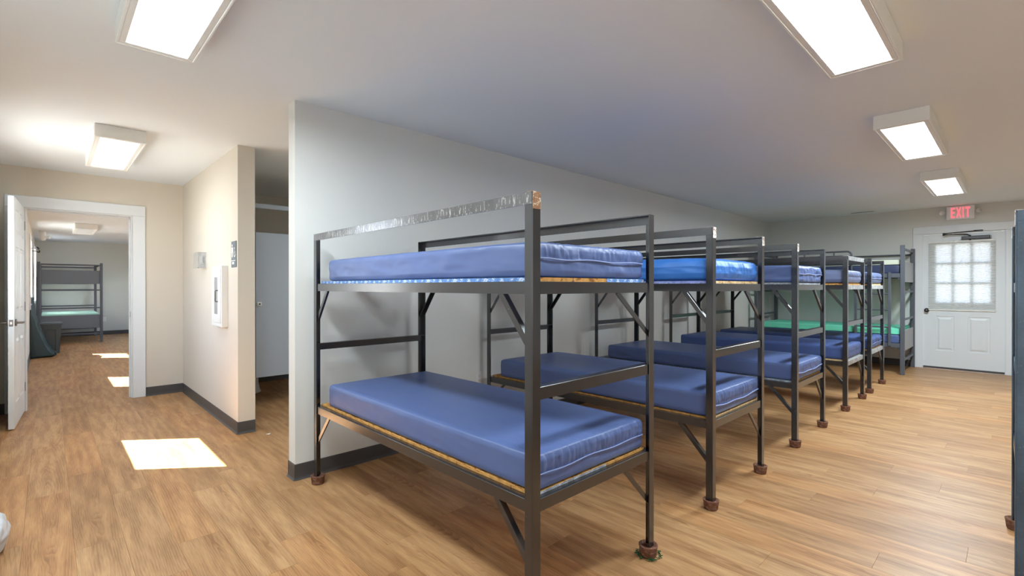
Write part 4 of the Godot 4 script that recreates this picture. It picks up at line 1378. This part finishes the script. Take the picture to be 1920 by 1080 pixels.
func build_restroom() -> void:
	# toilet behind the stall
	var t := thing("toilet", "white toilet whose foot shows under the grey stall door", "toilet", Vector3(-6.30, 0, -1.71))
	obj("pedestal", lathe([[0.0001, 0.0], [0.128, 0.0], [0.13, 0.008], [0.118, 0.03], [0.104, 0.10], [0.10, 0.18], [0.13, 0.27], [0.165, 0.34], [0.175, 0.37], [0.0001, 0.372]], 30, 1.35, 1.0), M.porcelain, t)
	obj("bowl", lathe([[0.0001, 0.34], [0.16, 0.34], [0.185, 0.37], [0.19, 0.395], [0.18, 0.40], [0.14, 0.395], [0.11, 0.36], [0.0001, 0.35]], 30, 1.25, 1.0, Basis.IDENTITY, Vector3(0.03, 0, 0)), M.porcelain, t)
	obj("seat", lathe([[0.13, 0.402], [0.19, 0.402], [0.195, 0.41], [0.19, 0.42], [0.13, 0.42], [0.125, 0.41], [0.13, 0.402]], 30, 1.22, 1.0, Basis.IDENTITY, Vector3(0.03, 0, 0)), M.white_plastic, t)
	obj("tank", box(Vector3(-0.50, 0.38, -0.22), Vector3(-0.28, 0.74, 0.22), 0.02), M.porcelain, t)
	obj("tank_lid", box(Vector3(-0.51, 0.741, -0.23), Vector3(-0.27, 0.775, 0.23), 0.01), M.porcelain, t)
	obj("neck", box(Vector3(-0.48, 0.20, -0.10), Vector3(-0.12, 0.379, 0.10), 0.03), M.porcelain, t)
	# stall front
	var s := thing("stall_partition", "grey restroom stall front seen between the two walls", "stall", Vector3(-5.45, 0, -1.283))
	obj("stall_door", box(Vector3(-0.0125, 0.30, -0.93), Vector3(0.0125, 1.81, -0.262), 0.003), M.stall, s)
	obj("pilaster", box(Vector3(-0.0125, 0.0, -0.257), Vector3(0.0125, 2.06, -0.001), 0.003), M.stall, s)
	obj("pilaster", box(Vector3(-0.0125, 0.0, -1.25), Vector3(0.0125, 2.06, -0.935), 0.003), M.stall, s)
	obj("head_rail", box(Vector3(-0.02, 2.06, -2.315), Vector3(0.02, 2.11, -0.001), 0.004), M.stall, s)
	var lt := obj("latch", box(Vector3(0.0125, 1.045, -0.315), Vector3(0.03, 1.085, -0.272), 0.003), M.white_plastic, s)
	obj("latch_knob", cyl(Vector3(0.03, 1.065, -0.294), Vector3(0.036, 1.065, -0.294), 0.008, 12), M.black, lt)

func build_small() -> void:
	# crumpled white bag on the corridor floor
	var verts := PackedVector3Array()
	var idx := PackedInt32Array()
	var n := fnl(101, 1.0, 3)
	var n2 := fnl(103, 1.0, 2)
	n2.fractal_type = FastNoiseLite.FRACTAL_RIDGED
	var R := 40
	var C := 64
	for r in R:
		var ph := PI * r / (R - 1)
		for c in C:
			var th := TAU * c / C
			var d := Vector3(sin(ph) * cos(th), cos(ph), sin(ph) * sin(th))
			var k := 1.0 + 0.13 * n.get_noise_3dv(d * 1.4) + 0.05 * n2.get_noise_3dv(d * 1.6)
			var p := Vector3(d.x * 0.17, 0.085 + d.y * 0.115, d.z * 0.115) * k
			p.y = maxf(p.y, 0.0)
			verts.append(p)
	grid_idx(R, C, true, idx)
	var b := obj("plastic_bag", smooth(verts, idx), M.bag)
	b.position = Vector3(-3.30, 0, 0.25)
	tag(b, "crumpled white plastic bag at the lower left edge", "plastic bag")
	# green shreds under one foot of the nearest bunk
	var g := S()
	rng.seed = 8
	for k in 46:
		var side := -1.0 if k % 2 else 1.0
		var an := rng.randf_range(0, TAU)
		var p := Vector3(cos(an) * rng.randf_range(0.042, 0.062), 0.004 + rng.randf() * 0.012, sin(an) * rng.randf_range(0.042, 0.062))
		bx(g, p, Vector3(rng.randf_range(0.008, 0.02), 0.0025, 0.003), 0.0, Basis.from_euler(Vector3(rng.randf_range(-0.5, 0.5), rng.randf() * TAU, rng.randf_range(-0.35, 0.35))))
	var gs := obj("green_shreds", g, M.green_scrap)
	gs.position = Vector3(-1.176, 0, -2.002)
	gs.set_meta("kind", "stuff")
	tag(gs, "green shreds round the rusty foot of the nearest bunk", "debris")
	var pp := S()
	poly(pp, [Vector3(-0.02, 0.001, 0), Vector3(0.02, 0.003, -0.006), Vector3(0.012, 0.010, -0.02)], Vector3(0, 1, 0.3).normalized())
	poly(pp, [Vector3(-0.02, 0.0005, 0), Vector3(0.02, 0.0025, -0.006), Vector3(0.012, 0.0095, -0.02)], Vector3(0, -1, -0.3).normalized())
	poly(pp, [Vector3(-0.02, 0.001, 0), Vector3(-0.015, 0.0, 0.012), Vector3(0.02, 0.003, -0.006)], Vector3(0, 1, 0.1).normalized())
	var ps := obj("paper_scrap", pp, M.sign_white)
	ps.position = Vector3(-4.36, 0, -1.33)
	tag(ps, "tiny white scrap on the floor by the restroom opening", "scrap")
